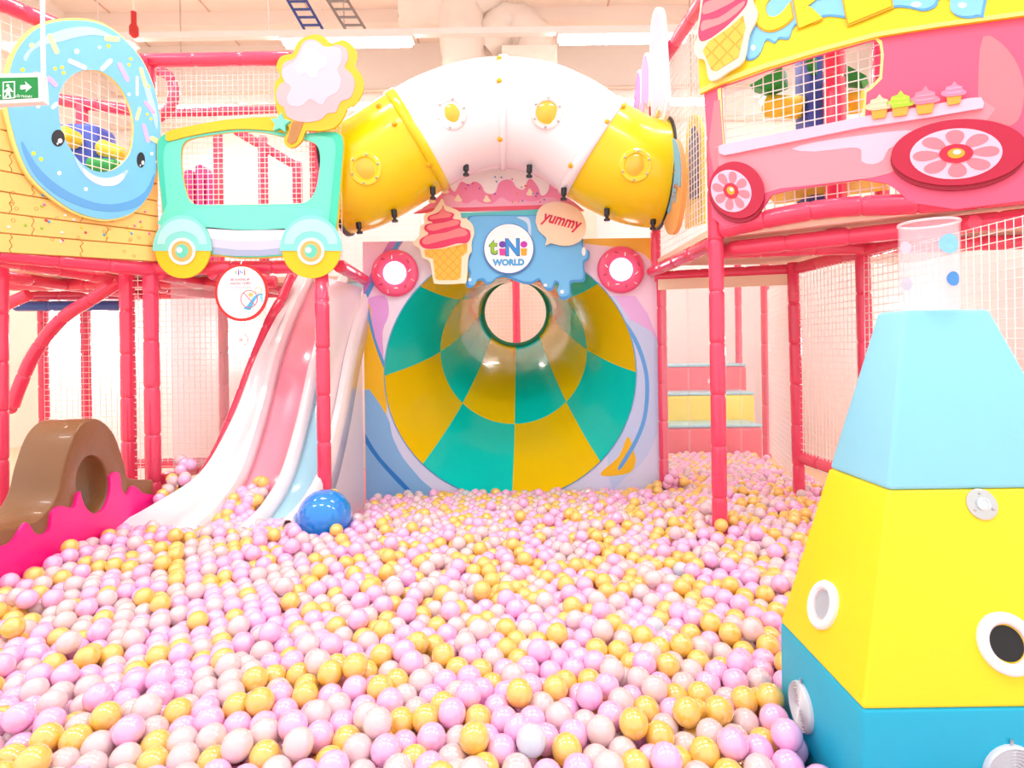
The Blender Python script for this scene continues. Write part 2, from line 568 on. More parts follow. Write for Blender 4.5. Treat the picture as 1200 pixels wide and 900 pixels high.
a, b = donutP.to3(donutP.px((184, 316)), -0.05), donutP.to3(donutP.px((-80, 306)), -0.05)
padded('padded_beam', [(a.x, a.y, ZL - .03), (b.x, b.y, ZL - .05)], Lt, 0.045)
padded('padded_beam', [(xb, 3.9, ZL - 0.02), (xc - 0.05, 3.93, ZL - 0.02)], Lt, 0.045)
padded('padded_beam', [(X(396, 3.9), 3.95, ZL - 0.01), (X(428, 4.6), 4.6, ZL - 0.03)], Lt, 0.045)
for y, z in ((4.45, ZL - 0.05), (5.3, ZL - 0.05)):
    padded('padded_beam', [(-4.3, y, z), (-1.75 if y < 5 else -1.3, y, z)], Lt, 0.043)
for x, y0_ in ((-3.3, 3.2), (-2.75, 3.05), (xb + 0.05, 3.9), (-1.95, 3.9)):
    padded('padded_beam', [(x, y0_, ZL - 0.06), (x, 5.3, ZL - 0.06)], Lt, 0.04)
# curved pole and hooked end
Pc = smooth([at(140, 330, 4.1), at(112, 348, 4.1), at(72, 374, 4.1), at(40, 415, 4.1), at(22, 455, 4.1), at(14, 477, 4.1)], 6, False)
padded('curved_pole', Pc, Lt, 0.042, 0.24)
padded('curved_pole', [at(16, 478, 4.1), at(-30, 483, 4.1)], Lt, 0.04, 0.2)
padded('curved_pole', [at(34, 345, 4.1), at(-4, 362, 4.1)], Lt, 0.04, 0.2)
padded('blue_beam', [at(18, 359, 5.2), at(142, 358, 5.2)], Lt, 0.045, 0.3, pad_blue)
padded('base_beam', [(-4.2, 5.4, 0.02), (-2.6, 5.4, 0.02)], Lt, 0.045)
padded('base_beam', [at(188, 562, 3.95), at(255, 542, 5.0)], Lt, 0.042)
# diagonal rail along the slide
Pr = [at(342, 322, 4.75), at(330, 350, 4.65), at(318, 372, 4.55), at(300, 415, 4.45), at(287, 450, 4.35), at(272, 488, 4.25), at(257, 525, 4.18), at(228, 574, 4.05)]
padded('slide_rail', smooth(Pr, 3, False), Lt, 0.036, 0.26)
# upper storey
for px, y0, y1, Y in ((256.5, 243, 146, 5.0), (309, 240, 160, 5.0), (349, 240, 190, 5.0), (370, 240, 150, 4.3)):
    a, b = at(px, y0, Y), at(px, y1, Y)
    padded('padded_post', [(a.x, Y, ZL), (a.x, Y, b.z)], Lt, 0.04)
padded('padded_beam', [at(184, 134, 5.0), at(332, 127, 5.0)], Lt, 0.038)
padded('padded_beam', [at(275, 152, 5.02), at(345, 193, 5.02)], Lt, 0.038)
padded('arched_pole', smooth([at(182, 82, 4.7), at(197, 88, 4.7), at(204, 106, 4.7), at(199, 127, 4.7), at(184, 138, 4.7)], 4, False), Lt, 0.042, 0.16)
padded('padded_beam', [at(62, 116, 4.6), at(170, 132, 4.6)], Lt, 0.046)
padded('padded_post', [at(96, 118, 4.6), at(96, 300, 4.6)], Lt, 0.042)
deck_m = M('beige_deck_board', (240, 205, 180), 0.6)
box('deck', (-4.4, -1.98, 4.05, 5.35, ZL, ZL + 0.05), deck_m, Lt)
box('deck', (-1.98, -1.2, 4.98, 5.6, ZL, ZL + 0.05), deck_m, Lt)
# side board beside the slide
sb = M('pale_side_board', (250, 236, 240), 0.25, 0.3, 0.02)
sideP = Plane((xc + 0.03, 3.98), (-1.16, 4.62))
v, f = slab(sideP, [(0, -0.3), (0.64, -0.3), (0.64, 1.5), (0.0, 1.5)], -0.02, 0.02, px=False)
mesh('side_board', v, f, sb, Lt)
# nets of the left frame
nw = X(402, 3.9) - xb
tag(net('safety_net', (xb, 3.92, ZL + 0.02), (1, 0, 0), (0, 0, 1), nw, zt - ZL - 0.02, 0.034, 0.0052, rope), 'white square-mesh net stretched behind the teal wagon board', 'net')
a = donutP.to3((-0.45, ZL + 0.1), -0.06)
tag(net('safety_net', a, donutP.ex, (0, 0, 1), 1.2, 1.2, 0.05, 0.006, rope), 'white square-mesh net seen through the hole of the blue doughnut', 'net')
tag(net('safety_net', (-4.2, 5.36, 0.0), (1, 0, 0), (0, 0, 1), 1.62, 1.5, 0.05, 0.005, rope), 'white net low under the deck behind the brown arch', 'net')
tag(net('safety_net', (xa + 0.035, 3.97, 0.1), (1, 0, 0), (0, 0, 1), max(0.06, xb - xa - 0.07), ZL - 0.12, 0.045, 0.005, rope), 'narrow white net strip between the twin red posts', 'net')
tag(net('safety_net', (-2.55, 5.5, 0.1), (1, 0, 0), (0, 0, 1), 0.9, 1.45, 0.045, 0.004, rope), 'white net behind the slide under the deck', 'net')
tag(net('safety_net', (-2.5, 6.2, 1.65), (1, 0, 0), (0, 0, 1), 1.7, 1.6, 0.06, 0.005, rope), 'white net at the back of the upper deck', 'net')
# clear panel under the deck
clear_m = M('clear_acrylic', (250, 244, 248), 0.08, 0.4, 0.0, clear=0.72)
o = mesh('acrylic_panel', *slab(Plane((xb + 0.06, 4.02), (-2.05, 5.0)), [(0, 0.2), (1.0, 0.2), (1.0, 1.5), (0, 1.5)], 0, 0.008, px=False), clear_m, Lt)
pad_w = M('brown_vinyl_pad', (120, 82, 52), 0.4, 0.2)
o = mesh('edge_pad', *slab(Plane((xb + 0.06, 4.05), (-2.08, 4.9)), [(0, -0.25), (0.9, -0.25), (0.9, 0.12), (0, 0.12)], 0.02, 0.08, px=False), pad_w)
tag(o, 'low brown vinyl edge pad between the magenta wall and the slide', 'pad')

# foam toys on the left upper deck
fb, fy, fg, fm = M('blue_foam_vinyl', (64, 92, 200), 0.45), M('yellow_foam_vinyl', (246, 218, 60), 0.45), M('green_foam_vinyl', (30, 165, 70), 0.45), M('magenta_foam_vinyl', (222, 50, 140), 0.45)
p = at(94, 175, 4.35)
t = thing('foam_roller_post', 'blue foam block with yellow and green rollers behind the doughnut hole', 'foam post', (p.x, 4.35, ZL + 0.05))
a, b = at(70, 146, 4.35), at(118, 208, 4.35)
box('block', (a.x, b.x, 4.3, 4.55, b.z - 0.2, a.z), fb, t, 0.04)
c = at(89, 165, 4.3)
lathe('roller', (c.x, 4.28, c.z), (0, -1, 0), [(0.065, 0), (0.065, 0.1), (0.05, 0.13), (0.0, 0.135)], fy, t, 20)
a, b = at(116, 172, 4.3), at(148, 182, 4.3)
tube('roller', [a, a.lerp(b, 0.1), a.lerp(b, 0.9), b], [0.04, 0.06, 0.045, 0.02], fy, t, 16)
a, b = at(104, 192, 4.25), at(140, 196, 4.25)
tube('roller', [a, a.lerp(b, 0.08), a.lerp(b, 0.92), b], [0.03, 0.05, 0.05, 0.03], fg, t, 16)
for i, (x0, y0, x1, y1) in enumerate(((214, 198, 226, 240), (227, 192, 238, 240), (239, 202, 251, 240))):
    a, b = at(x0, y0, 5.5), at(x1, y1, 5.5)
    o = box('foam_bolster', (a.x, b.x, 5.5, 5.7, ZL + 0.05, a.z), fm, None, 0.03)
    tag(o, 'upright magenta foam bolster on the deck behind the wagon window', 'foam bolster', 'magenta bolsters behind the wagon window')

# ------------------------------------------------------------------ biscuit wall and doughnut
D = 0.0
bis = M('biscuit_print', (252, 205, 118), 0.5, 0, 0.05, 12)
bl = thing('biscuit_board', 'tan biscuit-printed wall board with candy beads below the blue doughnut', 'wall board', donutP.to3(donutP.px((90, 300))))
ly, ry = [128, 152, 176, 200, 224, 249, 273, 296], [172, 196, 216, 236, 254, 272, 289, 307]
seam = M('biscuit_groove', (205, 145, 70), 0.6)
lyf = lambda x, k: ly[k] + (ry[k] - ly[k]) * x / 185
Kd = (3.75, 0, 20)
HOLE = smooth(zz([(240, 400), (245, 340), (270, 290), (310, 255), (360, 238), (420, 242), (470, 268), (515, 315), (550, 380), (570, 450), (572, 520), (560, 590),
           (530, 640), (480, 675), (430, 685), (380, 672), (330, 635), (290, 580), (260, 520), (245, 460)], *Kd), 3)
HOLE = [(96 + (x - 96) * 1.04, 142 + (y - 142) * 1.03) for x, y in HOLE]
board('groove_backing', donutP, [(-60, lyf(-60, 0)), (185, ry[0]), (185, ry[7]), (-60, lyf(-60, 7))], seam, bl, -0.015, 0.012, holes=[HOLE])
for k in range(7):
    cuts = [-60, 12 + (k % 2) * 26, 95 + (k % 2) * 30, 185]
    for x0, x1 in zip(cuts, cuts[1:]):
        wob = lambda x, s: [(x + (2.0 * math.sin(q * 2.2 + k) if -50 < x < 180 else 0), lyf(x, k) + 0.9 + (lyf(x, k + 1) - lyf(x, k) - 1.8) * q / 6) for q in (range(7) if s else range(6, -1, -1))]
        board('biscuit_plank', donutP, wob(x0 + 0.7, True) + wob(x1 - 0.7, False), bis, bl, -0.003, 0.008, holes=[HOLE])
bead_cols = [(236, 70, 90), (150, 205, 60), (250, 250, 250), (90, 180, 235), (245, 120, 190), (250, 220, 80)]
for i in range(34):
    x = random.uniform(2, 180); y = lyf(x, 5) + random.uniform(-40, 28)
    if y > lyf(x, 7) - 2: continue
    m = M('bead_%d' % (i % 6), bead_cols[i % 6], 0.25)
    sphere('candy_bead', donutP.to3(donutP.px((x, y)), 0.006), 0.008, m, bl, 8, 6)
for i in range(40):
    x = random.uniform(2, 180); y = lyf(x, 3) + random.uniform(-20, 70)
    if y > lyf(x, 7) - 4: continue
    st = donutP.px((x, y))
    board('crumb_ring', donutP, [(st[0] + 0.010 * math.cos(q * .7), st[1] + 0.010 * math.sin(q * .7)) for q in range(9)], seam, bl, 0.005, 0.0012,
          holes=[[(st[0] + 0.0072 * math.cos(q * .7), st[1] + 0.0072 * math.sin(q * .7)) for q in range(9)]], px=False)

Kd = (3.75, 0, 20)
dn = thing('doughnut_board', 'big light blue doughnut board with a smiling face and sprinkles', 'wall board', donutP.to3(donutP.px((120, 258))))
outer = zz([(75, 130), (130, 70), (200, 35), (300, 22), (400, 30), (480, 65), (550, 125), (610, 200), (655, 300), (680, 400), (690, 500), (685, 620), (660, 720),
            (620, 810), (560, 865), (480, 890), (400, 885), (300, 850), (200, 780), (120, 700), (70, 600), (40, 500), (18, 400), (20, 300), (40, 200)], *Kd)
hole = zz([(240, 400), (245, 340), (270, 290), (310, 255), (360, 238), (420, 242), (470, 268), (515, 315), (550, 380), (570, 450), (572, 520), (560, 590),
           (530, 640), (480, 675), (430, 685), (380, 672), (330, 635), (290, 580), (260, 520), (245, 460)], *Kd)
outer, hole = smooth(outer, 3), smooth(hole, 3)
cxx, cyy = 0 + 360 / 3.75, 20 + 455 / 3.75
edge = [(cxx + (x - cxx) * 1.03 - 1.5, cyy + (y - cyy) * 1.022 - 0.5) for x, y in outer]
board('cream_edge', donutP, edge, M('pale_yellow_print', (255, 226, 130), 0.5), dn, 0.012, 0.02, holes=[hole])
board('icing', donutP, outer, M('sky_blue_print', (118, 196, 240), 0.45), dn, 0.032, 0.006, holes=[hole])
L1, L2 = 0.038, 0.0015
lt = M('light_blue_print', (176, 214, 250), 0.45); dk = M('mid_blue_print', (92, 164, 224), 0.45)
board('highlight', donutP, zz([(85, 185), (110, 150), (170, 100), (250, 65), (330, 50), (400, 55), (470, 85), (480, 100), (400, 85), (320, 95), (250, 115), (170, 130), (120, 160), (98, 200)], *Kd), lt, dn, L1, L2, sm=3)
board('highlight', donutP, zz([(600, 240), (630, 290), (655, 360), (675, 440), (672, 500), (650, 430), (625, 350)], *Kd), lt, dn, L1, L2, sm=3)
board('shade_band', donutP, zz([(80, 550), (140, 650), (220, 730), (320, 790), (430, 825), (540, 815), (620, 770), (662, 690), (650, 760), (600, 830), (520, 855), (420, 855), (310, 825), (210, 770), (130, 690), (85, 600)], *Kd), dk, dn, L1, L2, sm=3)
board('inner_band', donutP, zz([(310, 615), (350, 665), (400, 700), (450, 710), (500, 700), (540, 675), (542, 690), (500, 735), (440, 748), (390, 730), (350, 695), (320, 650)], *Kd), lt, dn, L1, L2, sm=3)
smile = M('white_print', (255, 252, 255), 0.45)
board('smile', donutP, zz([(350, 670), (390, 700), (440, 715), (490, 705), (525, 692), (525, 715), (490, 742), (440, 745), (390, 725), (360, 700)], *Kd), smile, dn, L1 + L2, L2, sm=3)
eye = M('black_print', (24, 30, 44), 0.4)
for (x, y, rx, ry_) in ((238, 537, 29, 37), (602, 632, 18, 34)):
    e = board('eye', donutP, zz(ell(x, y, rx, ry_), *Kd), eye, dn, L1, L2)
    board('glint', donutP, zz(ell(x + 8, y + 12, rx * .34, ry_ * .28, 14), *Kd), smile, e, L1 + L2, L2)
    board('glint', donutP, zz(ell(x - 3, y + 24, rx * .14, ry_ * .14, 10), *Kd), smile, e, L1 + L2, L2)
py_, pw, pp = M('lemon_print', (250, 240, 170), 0.45), M('pale_sprinkle_print', (196, 226, 252), 0.45), M('pink_sprinkle_print', (245, 180, 230), 0.45)
for x, y, L, w_, ang, m in ((216, 125, 75, 22, 66, py_), (475, 102, 45, 24, 4, py_), (322, 214, 70, 22, 24, pw), (450, 216, 50, 22, -45, pw), (525, 248, 75, 18, 62, pp),
                            (585, 308, 75, 14, 90, pw), (612, 270, 75, 16, 75, py_), (640, 402, 55, 16, 52, pp), (590, 430, 45, 14, -75, py_), (624, 515, 70, 16, 75, pp), (666, 546, 35, 20, 30, py_),
                            (212, 290, 40, 20, 45, pp), (222, 395, 20, 20, -45, pw), (150, 260, 26, 20, 20, pp)):
    board('sprinkle', donutP, zz(capsule(x, y, L, w_, math.radians(ang)), *Kd), m, dn, L1, L2 + 0.001)
yd = M('yellow_dot_print', (236, 240, 40), 0.45)
for x, y, r, m in ((320, 157, 11, smile), (122, 132, 11, py_), (82, 239, 9, yd), (225, 233, 8, yd), (255, 228, 8, yd), (262, 251, 8, yd), (460, 134, 8, yd), (420, 140, 7, smile), (130, 604, 9, yd), (163, 629, 9, yd),
                   (243, 690, 9, smile), (360, 760, 8, smile), (150, 397, 9, smile), (558, 190, 7, yd), (550, 215, 7, yd), (638, 310, 7, yd), (630, 432, 6, yd), (646, 452, 6, yd), (550, 345, 7, smile), (650, 605, 7, smile), (672, 640, 6, smile)):
    board('dot', donutP, zz(ell(x, y, r, r * 1.05, 12), *Kd), m, dn, L1, L2)

# ------------------------------------------------------------------ teal wagon board with cotton candy
carP = front(3.84)
Kc = (3.0, 180, 40)
wg = thing('wagon_board', 'teal wagon-shaped board with mint wheel arches and an open window', 'wall board', carP.to3(carP.px((293, 326))))
win = smooth(zz([(100, 440), (105, 395), (130, 372), (200, 358), (300, 345), (390, 348), (470, 366), (540, 376), (575, 392), (588, 430), (585, 480), (575, 540), (555, 580), (520, 597), (430, 600),
                 (300, 602), (180, 602), (140, 595), (118, 560), (105, 500)], *Kc), 3)
bo = smooth(zz([(18, 400), (25, 368), (55, 352), (120, 352), (200, 342), (300, 334), (400, 336), (470, 348), (540, 352), (600, 347), (650, 350), (668, 380), (662, 480), (652, 600), (642, 700), (630, 775), (460, 780),
                (380, 785), (300, 785), (205, 775), (70, 770), (45, 690), (30, 560), (20, 470)], *Kc), 3)
teal, teal_d = M('teal_print', (118, 232, 208), 0.45), M('deep_teal_print', (70, 214, 180), 0.45)
gold_e = M('gold_edge_print', (244, 190, 30), 0.45)
board('gold_edge', carP, [(180 + (x - 293) * 1.012 + 113, 150 + (y - 190) * 1.012 + 40) for x, y in bo], gold_e, wg, -0.006, 0.014, holes=[win])
board('body', carP, bo, teal_d, wg, 0.008, 0.006, holes=[win])
bo2 = zz([(40, 470), (42, 410), (62, 382), (120, 366), (300, 338), (470, 350), (600, 362), (640, 385), (636, 480), (618, 660), (600, 690), (60, 690), (52, 600)], *Kc)
board('body_tint', carP, smooth(bo2, 3), M('teal_mid_print', (112, 228, 200), 0.45), wg, 0.014, L2, holes=[win])
b3 = zz([(60, 680), (130, 620), (300, 606), (480, 606), (600, 620), (610, 690), (460, 690), (300, 692), (190, 685)], *Kc)
board('body_tint', carP, b3, teal, wg, 0.014 + L2, L2, clips=[bo])
for pts, c in (([(190, 680), (300, 690), (380, 690), (465, 685), (470, 722), (380, 730), (300, 730), (205, 720)], (236, 232, 252)),
               ([(205, 720), (300, 730), (380, 730), (470, 722), (466, 752), (380, 760), (300, 760), (210, 750)], (206, 210, 238)),
               ([(210, 750), (300, 760), (380, 760), (466, 752), (462, 775), (380, 782), (300, 782), (215, 775)], (170, 182, 214))):
    board('sill_stripe', carP, zz(pts, *Kc), M('sill_%d' % c[0], c, 0.45), wg, 0.014 + L2, L2)
board('roof', carP, smooth(zz([(50, 362), (62, 345), (150, 325), (250, 308), (340, 300), (430, 297), (500, 304), (500, 352), (470, 352), (400, 342), (300, 338), (200, 350), (120, 366), (58, 380)], *Kc), 3), M('golden_roof_print', (246, 196, 24), 0.45), wg, 0.014, 0.012)
mint, mint_l = M('mint_print', (136, 226, 218), 0.45), M('mint_light_print', (178, 238, 236), 0.45)
for cx_, rx in ((111, 100), (560, 106)):
    wl = board('wheel', carP, zz(ell(cx_, 757, rx * 0.97, 103), *Kc), M('wheel_gold_print', (248, 202, 18), 0.45), wg, 0.016, 0.014)
    dome = [(cx_ + (rx + 3) * math.cos(a), 765 - 125 * math.sin(a)) for a in [math.pi * k / 24 for k in range(25)]]
    notch = [(cx_ + 46 * math.cos(a), 765 - 46 * math.sin(a)) for a in [math.pi - math.pi * k / 12 for k in range(13)]]
    board('wheel_arch', carP, zz(dome + notch, *Kc), mint, wg, 0.030, 0.006)
    dome2 = [(cx_ + (rx - 14) * math.cos(a), 742 - 88 * math.sin(a)) for a in [math.pi * k / 24 for k in range(25)]]
    notch2 = [(cx_ + 60 * math.cos(a), 742 - 45 * math.sin(a)) for a in [math.pi - math.pi * k / 12 for k in range(13)]]
    board('arch_tint', carP, zz(dome2 + notch2, *Kc), mint_l, wg, 0.036, L2)
    board('tyre_ring', carP, zz(ell(cx_, 767, 47, 47), *Kc), smile, wl, 0.036, L2)
    board('tyre_ring', carP, zz(ell(cx_, 767, 37, 37), *Kc), M('tan_print', (240, 184, 104), 0.45), wl, 0.036 + L2, L2)
    board('hub', carP, zz(ell(cx_, 766, 22, 24), *Kc), M('hub_teal_print', (104, 214, 190), 0.45), wl, 0.036 + 2 * L2, L2)
    board('hub_dot', carP, zz(ell(cx_ - 8, 763, 10, 10, 16), *Kc), smile, wl, 0.036 + 3 * L2, L2)

cc = thing('cotton_candy_board', 'pink cotton candy on a stick board with a golden edge and teal star', 'wall board', carP.to3(carP.px((340, 172))))
co = smooth(zz([(530, 30), (575, 15), (610, 25), (635, 45), (670, 33), (705, 50), (722, 85), (715, 125), (740, 160), (742, 210), (715, 260), (690, 270), (670, 310), (640, 340), (590, 350), (545, 350), (530, 385), (500, 408),
                (475, 400), (470, 375), (488, 340), (455, 305), (440, 260), (435, 210), (440, 180), (456, 160), (442, 130), (455, 95), (480, 85), (500, 80), (510, 50)], *Kc), 3)
board('gold_edge', carP, co, gold_e, cc, 0.030, 0.02)
board('candy_floss', carP, smooth(zz([(540, 40), (575, 35), (600, 50), (620, 65), (650, 52), (685, 65), (692, 100), (680, 130), (705, 155), (715, 190), (700, 235), (665, 250), (650, 285), (620, 290), (600, 310), (560, 320),
     (520, 318), (480, 300), (470, 270), (450, 255), (442, 220), (455, 190), (470, 180), (460, 150), (470, 115), (505, 100), (520, 75)], *Kc), 3), M('floss_pink', (246, 180, 186), 0.5), cc, 0.05, 0.004)
board('candy_floss', carP, smooth(zz([(545, 45), (580, 40), (605, 58), (640, 60), (668, 70), (668, 110), (655, 140), (668, 175), (655, 215), (620, 235), (600, 262), (560, 240), (530, 265), (490, 262), (480, 235), (495, 200), (470, 175),
     (465, 140), (505, 110), (525, 80)], *Kc), 3), M('floss_light', (248, 198, 212), 0.5), cc, 0.054, L2)
board('candy_floss', carP, smooth(zz([(540, 75), (570, 65), (592, 85), (618, 100), (612, 130), (590, 140), (585, 165), (560, 165), (545, 150), (520, 158), (510, 130), (525, 110)], *Kc), 3), M('floss_lilac', (228, 212, 250), 0.5), cc, 0.054 + L2, L2)
board('stick', carP, zz([(500, 318), (538, 320), (512, 388), (495, 398), (480, 388)], *Kc), M('stick_brown', (186, 128, 72), 0.5), cc, 0.05, 0.005)
st = [(457 + (36 if k % 2 == 0 else 18) * math.sin(math.pi * k / 5 + 0.1), 324 - (36 if k % 2 == 0 else 18) * math.cos(math.pi * k / 5 + 0.1)) for k in range(10)]
s_ = board('star', carP, zz([(x + 3, y + 3) for x, y in st], *Kc), M('star_dark', (70, 190, 150), 0.45), cc, 0.045, 0.01)
board('star_face', carP, zz(st, *Kc), M('star_mint', (128, 232, 196), 0.45), s_, 0.056, 0.004)

# round warning sign
sgP = front(3.8)
Ks = (10.0, 240, 300)
sg = thing('warning_sign', 'round white sign with a red rim forbidding walking up the slide', 'sign', sgP.to3(sgP.px((283, 377))))
red_s = M('sign_red', (226, 36, 36), 0.4)
board('rim', sgP, zz(ell(438, 432, 310, 334, 48), *Ks), red_s, sg, 0, 0.012)
board('face', sgP, zz(ell(440, 430, 280, 304, 48), *Ks), M('sign_white', (250, 246, 252), 0.4), sg, 0.012, 0.002)
k1 = 3.8 / 700 / 10
dS = 0.0142
for ch, x, c in (('t', 380, (130, 190, 50)), ('i', 408, (150, 60, 180)), ('N', 440, (50, 150, 220)), ('i', 478, (230, 110, 60))):
    text('letter', ch, sgP, zz([(x, 192)], *Ks)[0], (34 if ch == 'N' else 26 if ch == 't' else 16) * k1, M('signletter_%d' % c[0], c, 0.4), sg, dS, 0.001, fat=0.02)
text('wording', 'BÉ KHÔNG ĐI', sgP, zz([(430, 276)], *Ks)[0], 225 * k1, M('sign_text_red', (228, 110, 122), 0.4), sg, dS, 0.001, fat=0.012)
text('wording', 'NGƯỢC CHIỀU', sgP, zz([(432, 320)], *Ks)[0], 240 * k1, M('sign_text_red', (228, 110, 122), 0.4), sg, dS, 0.001, fat=0.012)
text('wording', 'Do not go this way', sgP, zz([(432, 370)], *Ks)[0], 240 * k1, M('sign_text_grey', (170, 176, 200), 0.4), sg, dS, 0.001)
board('slide_picture', sgP, zz([(455, 610), (500, 595), (585, 480), (630, 450), (690, 440), (690, 455), (640, 470), (600, 520), (545, 635), (500, 630)], *Ks), M('sign_cyan', (70, 180, 226), 0.4), sg, dS, 0.001)
board('slide_picture', sgP, zz([(650, 480), (690, 450), (700, 545), (680, 550)], *Ks), M('sign_cyan_light', (150, 216, 240), 0.4), sg, dS, 0.0008)
board('slide_picture', sgP, zz(ell(640, 405, 45, 38, 20), *Ks), M('sign_tan', (240, 190, 130), 0.4), sg, dS, 0.001, holes=[zz(ell(640, 405, 36, 30, 20), *Ks)])
board('slider_head', sgP, zz(ell(550, 455, 26, 26, 16), *Ks), M('sign_skin', (246, 190, 110), 0.4), sg, dS, 0.0015)
board('ban_ring', sgP, zz(ell(532, 505, 100, 104, 36), *Ks), M('sign_ban', (214, 84, 104), 0.4), sg, dS + 0.0016, 0.001, holes=[zz(ell(532, 505, 92, 96, 36), *Ks)])
board('ban_bar', sgP, zz(capsule(532, 505, 185, 8, math.radians(48)), *Ks), M('sign_ban', (214, 84, 104), 0.4), sg, dS + 0.0016, 0.001)
tube('cord', [sgP.to3(sgP.px((282, 312)), 0.005), sgP.to3(sgP.px((282, 304)), -0.02)], 0.004, white_pl, sg, 6)

# ------------------------------------------------------------------ exit sign
exP = Plane((-2.55, 2.55), (-2.02, 2.62))
ex = thing('exit_sign', 'green hanging exit sign with running figure and arrow', 'sign', exP.to3(exP.px((20, 126))))
board('case', exP, [(-75, 90), (52, 88), (54, 121), (-75, 128)], M('sign_case_white', (248, 240, 244), 0.4), ex, -0.02, 0.04)
board('face', exP, [(-70, 95), (48, 93), (48.5, 117), (-70, 123.5)], M('exit_green', (14, 140, 62), 0.35), ex, 0.02, 0.002)
ew = M('exit_white', (232, 248, 240), 0.4)
dE = 0.0222
exl = zz([(105, 310), (130, 308), (125, 292), (155, 318), (127, 340), (132, 326), (105, 328)], 3.75, 0, 20)
board('arrow', exP, exl, ew, ex, dE, 0.001)
board('arrow', exP, [(40 - x - 46, y + 2.6) for x, y in exl], ew, ex, dE, 0.001)
board('door_frame', exP, zz([(28, 295), (82, 292), (82, 366), (28, 370)], 3.75, 0, 20), ew, ex, dE, 0.001, holes=[zz([(33, 299), (77, 297), (77, 362), (33, 366)], 3.75, 0, 20)])
board('running_figure', exP, zz([(50, 322), (60, 318), (68, 330), (76, 340), (66, 338), (60, 336), (62, 350), (66, 362), (58, 362), (52, 350), (44, 362), (34, 366), (42, 352), (46, 338), (38, 342), (34, 336)], 3.75, 0, 20), ew, ex, dE, 0.0015)
board('running_figure', exP, zz(ell(51, 312, 7, 7, 12), 3.75, 0, 20), ew, ex, dE, 0.0015)
text('wording', 'LỐI THOÁT', exP, (32, 114.8), 0.068, ew, ex, dE, 0.001, fat=0.01)
text('wording', 'EXIT', exP, (-2.5, 116.5), 0.055, ew, ex, dE, 0.001, fat=0.01)
p = exP.to3(exP.px((51, 92)), 0)
tube('hanging_rod', [p, (p.x, p.y, 7.2)], 0.009, white_pl, ex, 10)
p2 = exP.to3(exP.px((-60, 96)), 0)
tube('hanging_rod', [p2, (p2.x, p2.y, 7.2)], 0.009, white_pl, ex, 10)

# ------------------------------------------------------------------ brown arch and magenta wall
archP = Plane((-2.25, 2.0), (-2.25, 4.0))
brown = M('chocolate_vinyl', (132, 88, 50), 0.38, 0.25, 0.05, 8, 0.15, 60)
mag = M('magenta_vinyl', (246, 8, 140), 0.4, 0.15, 0.03)
ar = thing('foam_arch', 'chocolate brown foam arch with a round hole above a magenta wall', 'foam arch', archP.to3(archP.px((100, 600))))
zb = -0.3
top = [(-90, 640), (-30, 628), (0, 621), (35, 613), (54, 600), (67, 578), (74, 547), (84, 515), (95, 498), (106, 491), (120, 493), (135, 510), (147, 545), (152, 560), (180, 562)]
tp = [archP.px(p) for p in smooth(top, 4, False)]
poly = [(tp[0][0], zb)] + [(tp[-1][0], zb)] + tp[::-1]
hp = [archP.px(p) for p in ell(108.5, 568, 18, 34, 32)]
hole_m = hp
v, f = slab(archP, poly, -0.25, 0.25, holes=[hp], px=False)
o = mesh('arch_body', v, f, brown, ar)
bevel(o, 0.012, 2)
mt = [(-90, 690), (-30, 650), (0, 640), (12, 634), (23, 617), (29, 613), (39, 626), (54, 622), (58, 601), (68, 593), (83, 595), (89, 578), (97, 575), (110, 580), (126, 558), (134, 553), (138, 559), (140, 574), (146, 580), (152, 570), (158, 572), (165, 578), (180, 580)]
mtp = [archP.px(p) for p in smooth(mt, 4, False)]
board('magenta_face', archP, [(mtp[0][0], zb), (mtp[-1][0], zb)] + mtp[::-1], mag, ar, 0.0, 0.015, holes=[hp], px=False)

# ------------------------------------------------------------------ twin slide
ctrl = [(5.0, 1.60, -1.65, .12), (4.7, 1.32, -1.665, .13), (4.37, .95, -1.68, .17), (4.12, .52, -1.70, .22), (3.86, .184, -1.72, .30), (3.6, .02, -1.75, .45), (3.36, -.05, -1.78, .52)]
path = smooth(ctrl, 6, False)
sl = thing('twin_slide', 'white twin slide with a pink lane and a pale blue lane', 'slide', (-1.55, 4.1, -0.2))
def lane(name, off, mat, label=None):
    v, f = [], []
    n = None
    for i, (y, z, x0, w) in enumerate(path):
        a = path[max(i - 1, 0)]; b = path[min(i + 1, len(path) - 1)]
        t = Vector((0, b[0] - a[0], b[1] - a[1])).normalized()
        nn = Vector((0, t.z, -t.y))
        if nn.z < 0: nn = -nn
        sec = off(w)
        n = len(sec)
        for dx, dn in sec:
            v.append(Vector((x0 + dx, y, z)) + nn * dn)
    for i in range(len(path) - 1):
        for k in range(n - 1):
            q = i * n + k
            f.append([q, q + 1, q + n + 1, q + n])
    o = mesh(name, v, f, mat, sl, shade=True, label=label)
    md = o.modifiers.new('solid', 'SOLIDIFY'); md.thickness = 0.012; md.offset = 0
    return o
pinkl, bluel = M('pink_slide_plastic', (250, 150, 172), 0.16, 0.5, 0.01), M('blue_slide_plastic', (164, 214, 234), 0.16, 0.5, 0.01)
lane('left_rim', lambda w: [(-w, -.12), (-w, .05), (-w + .02, .075), (-w + .06, .07), (-w * .55, .045), (-w * .4, .06), (-.05, .085), (-.025, .08), (-.012, .05), (0, 0.0)], white_pl)
lane('pink_lane', lambda w: [(0, 0), (.03, -.008), (.11, -.012), (.19, -.008), (.22, 0)], pinkl, 'glossy pink slide lane')
lane('middle_rim', lambda w: [(.22, 0), (.228, .05), (.238, .075), (.25, .085), (.27, .085), (.282, .075), (.292, .05), (.30, 0)], white_pl)
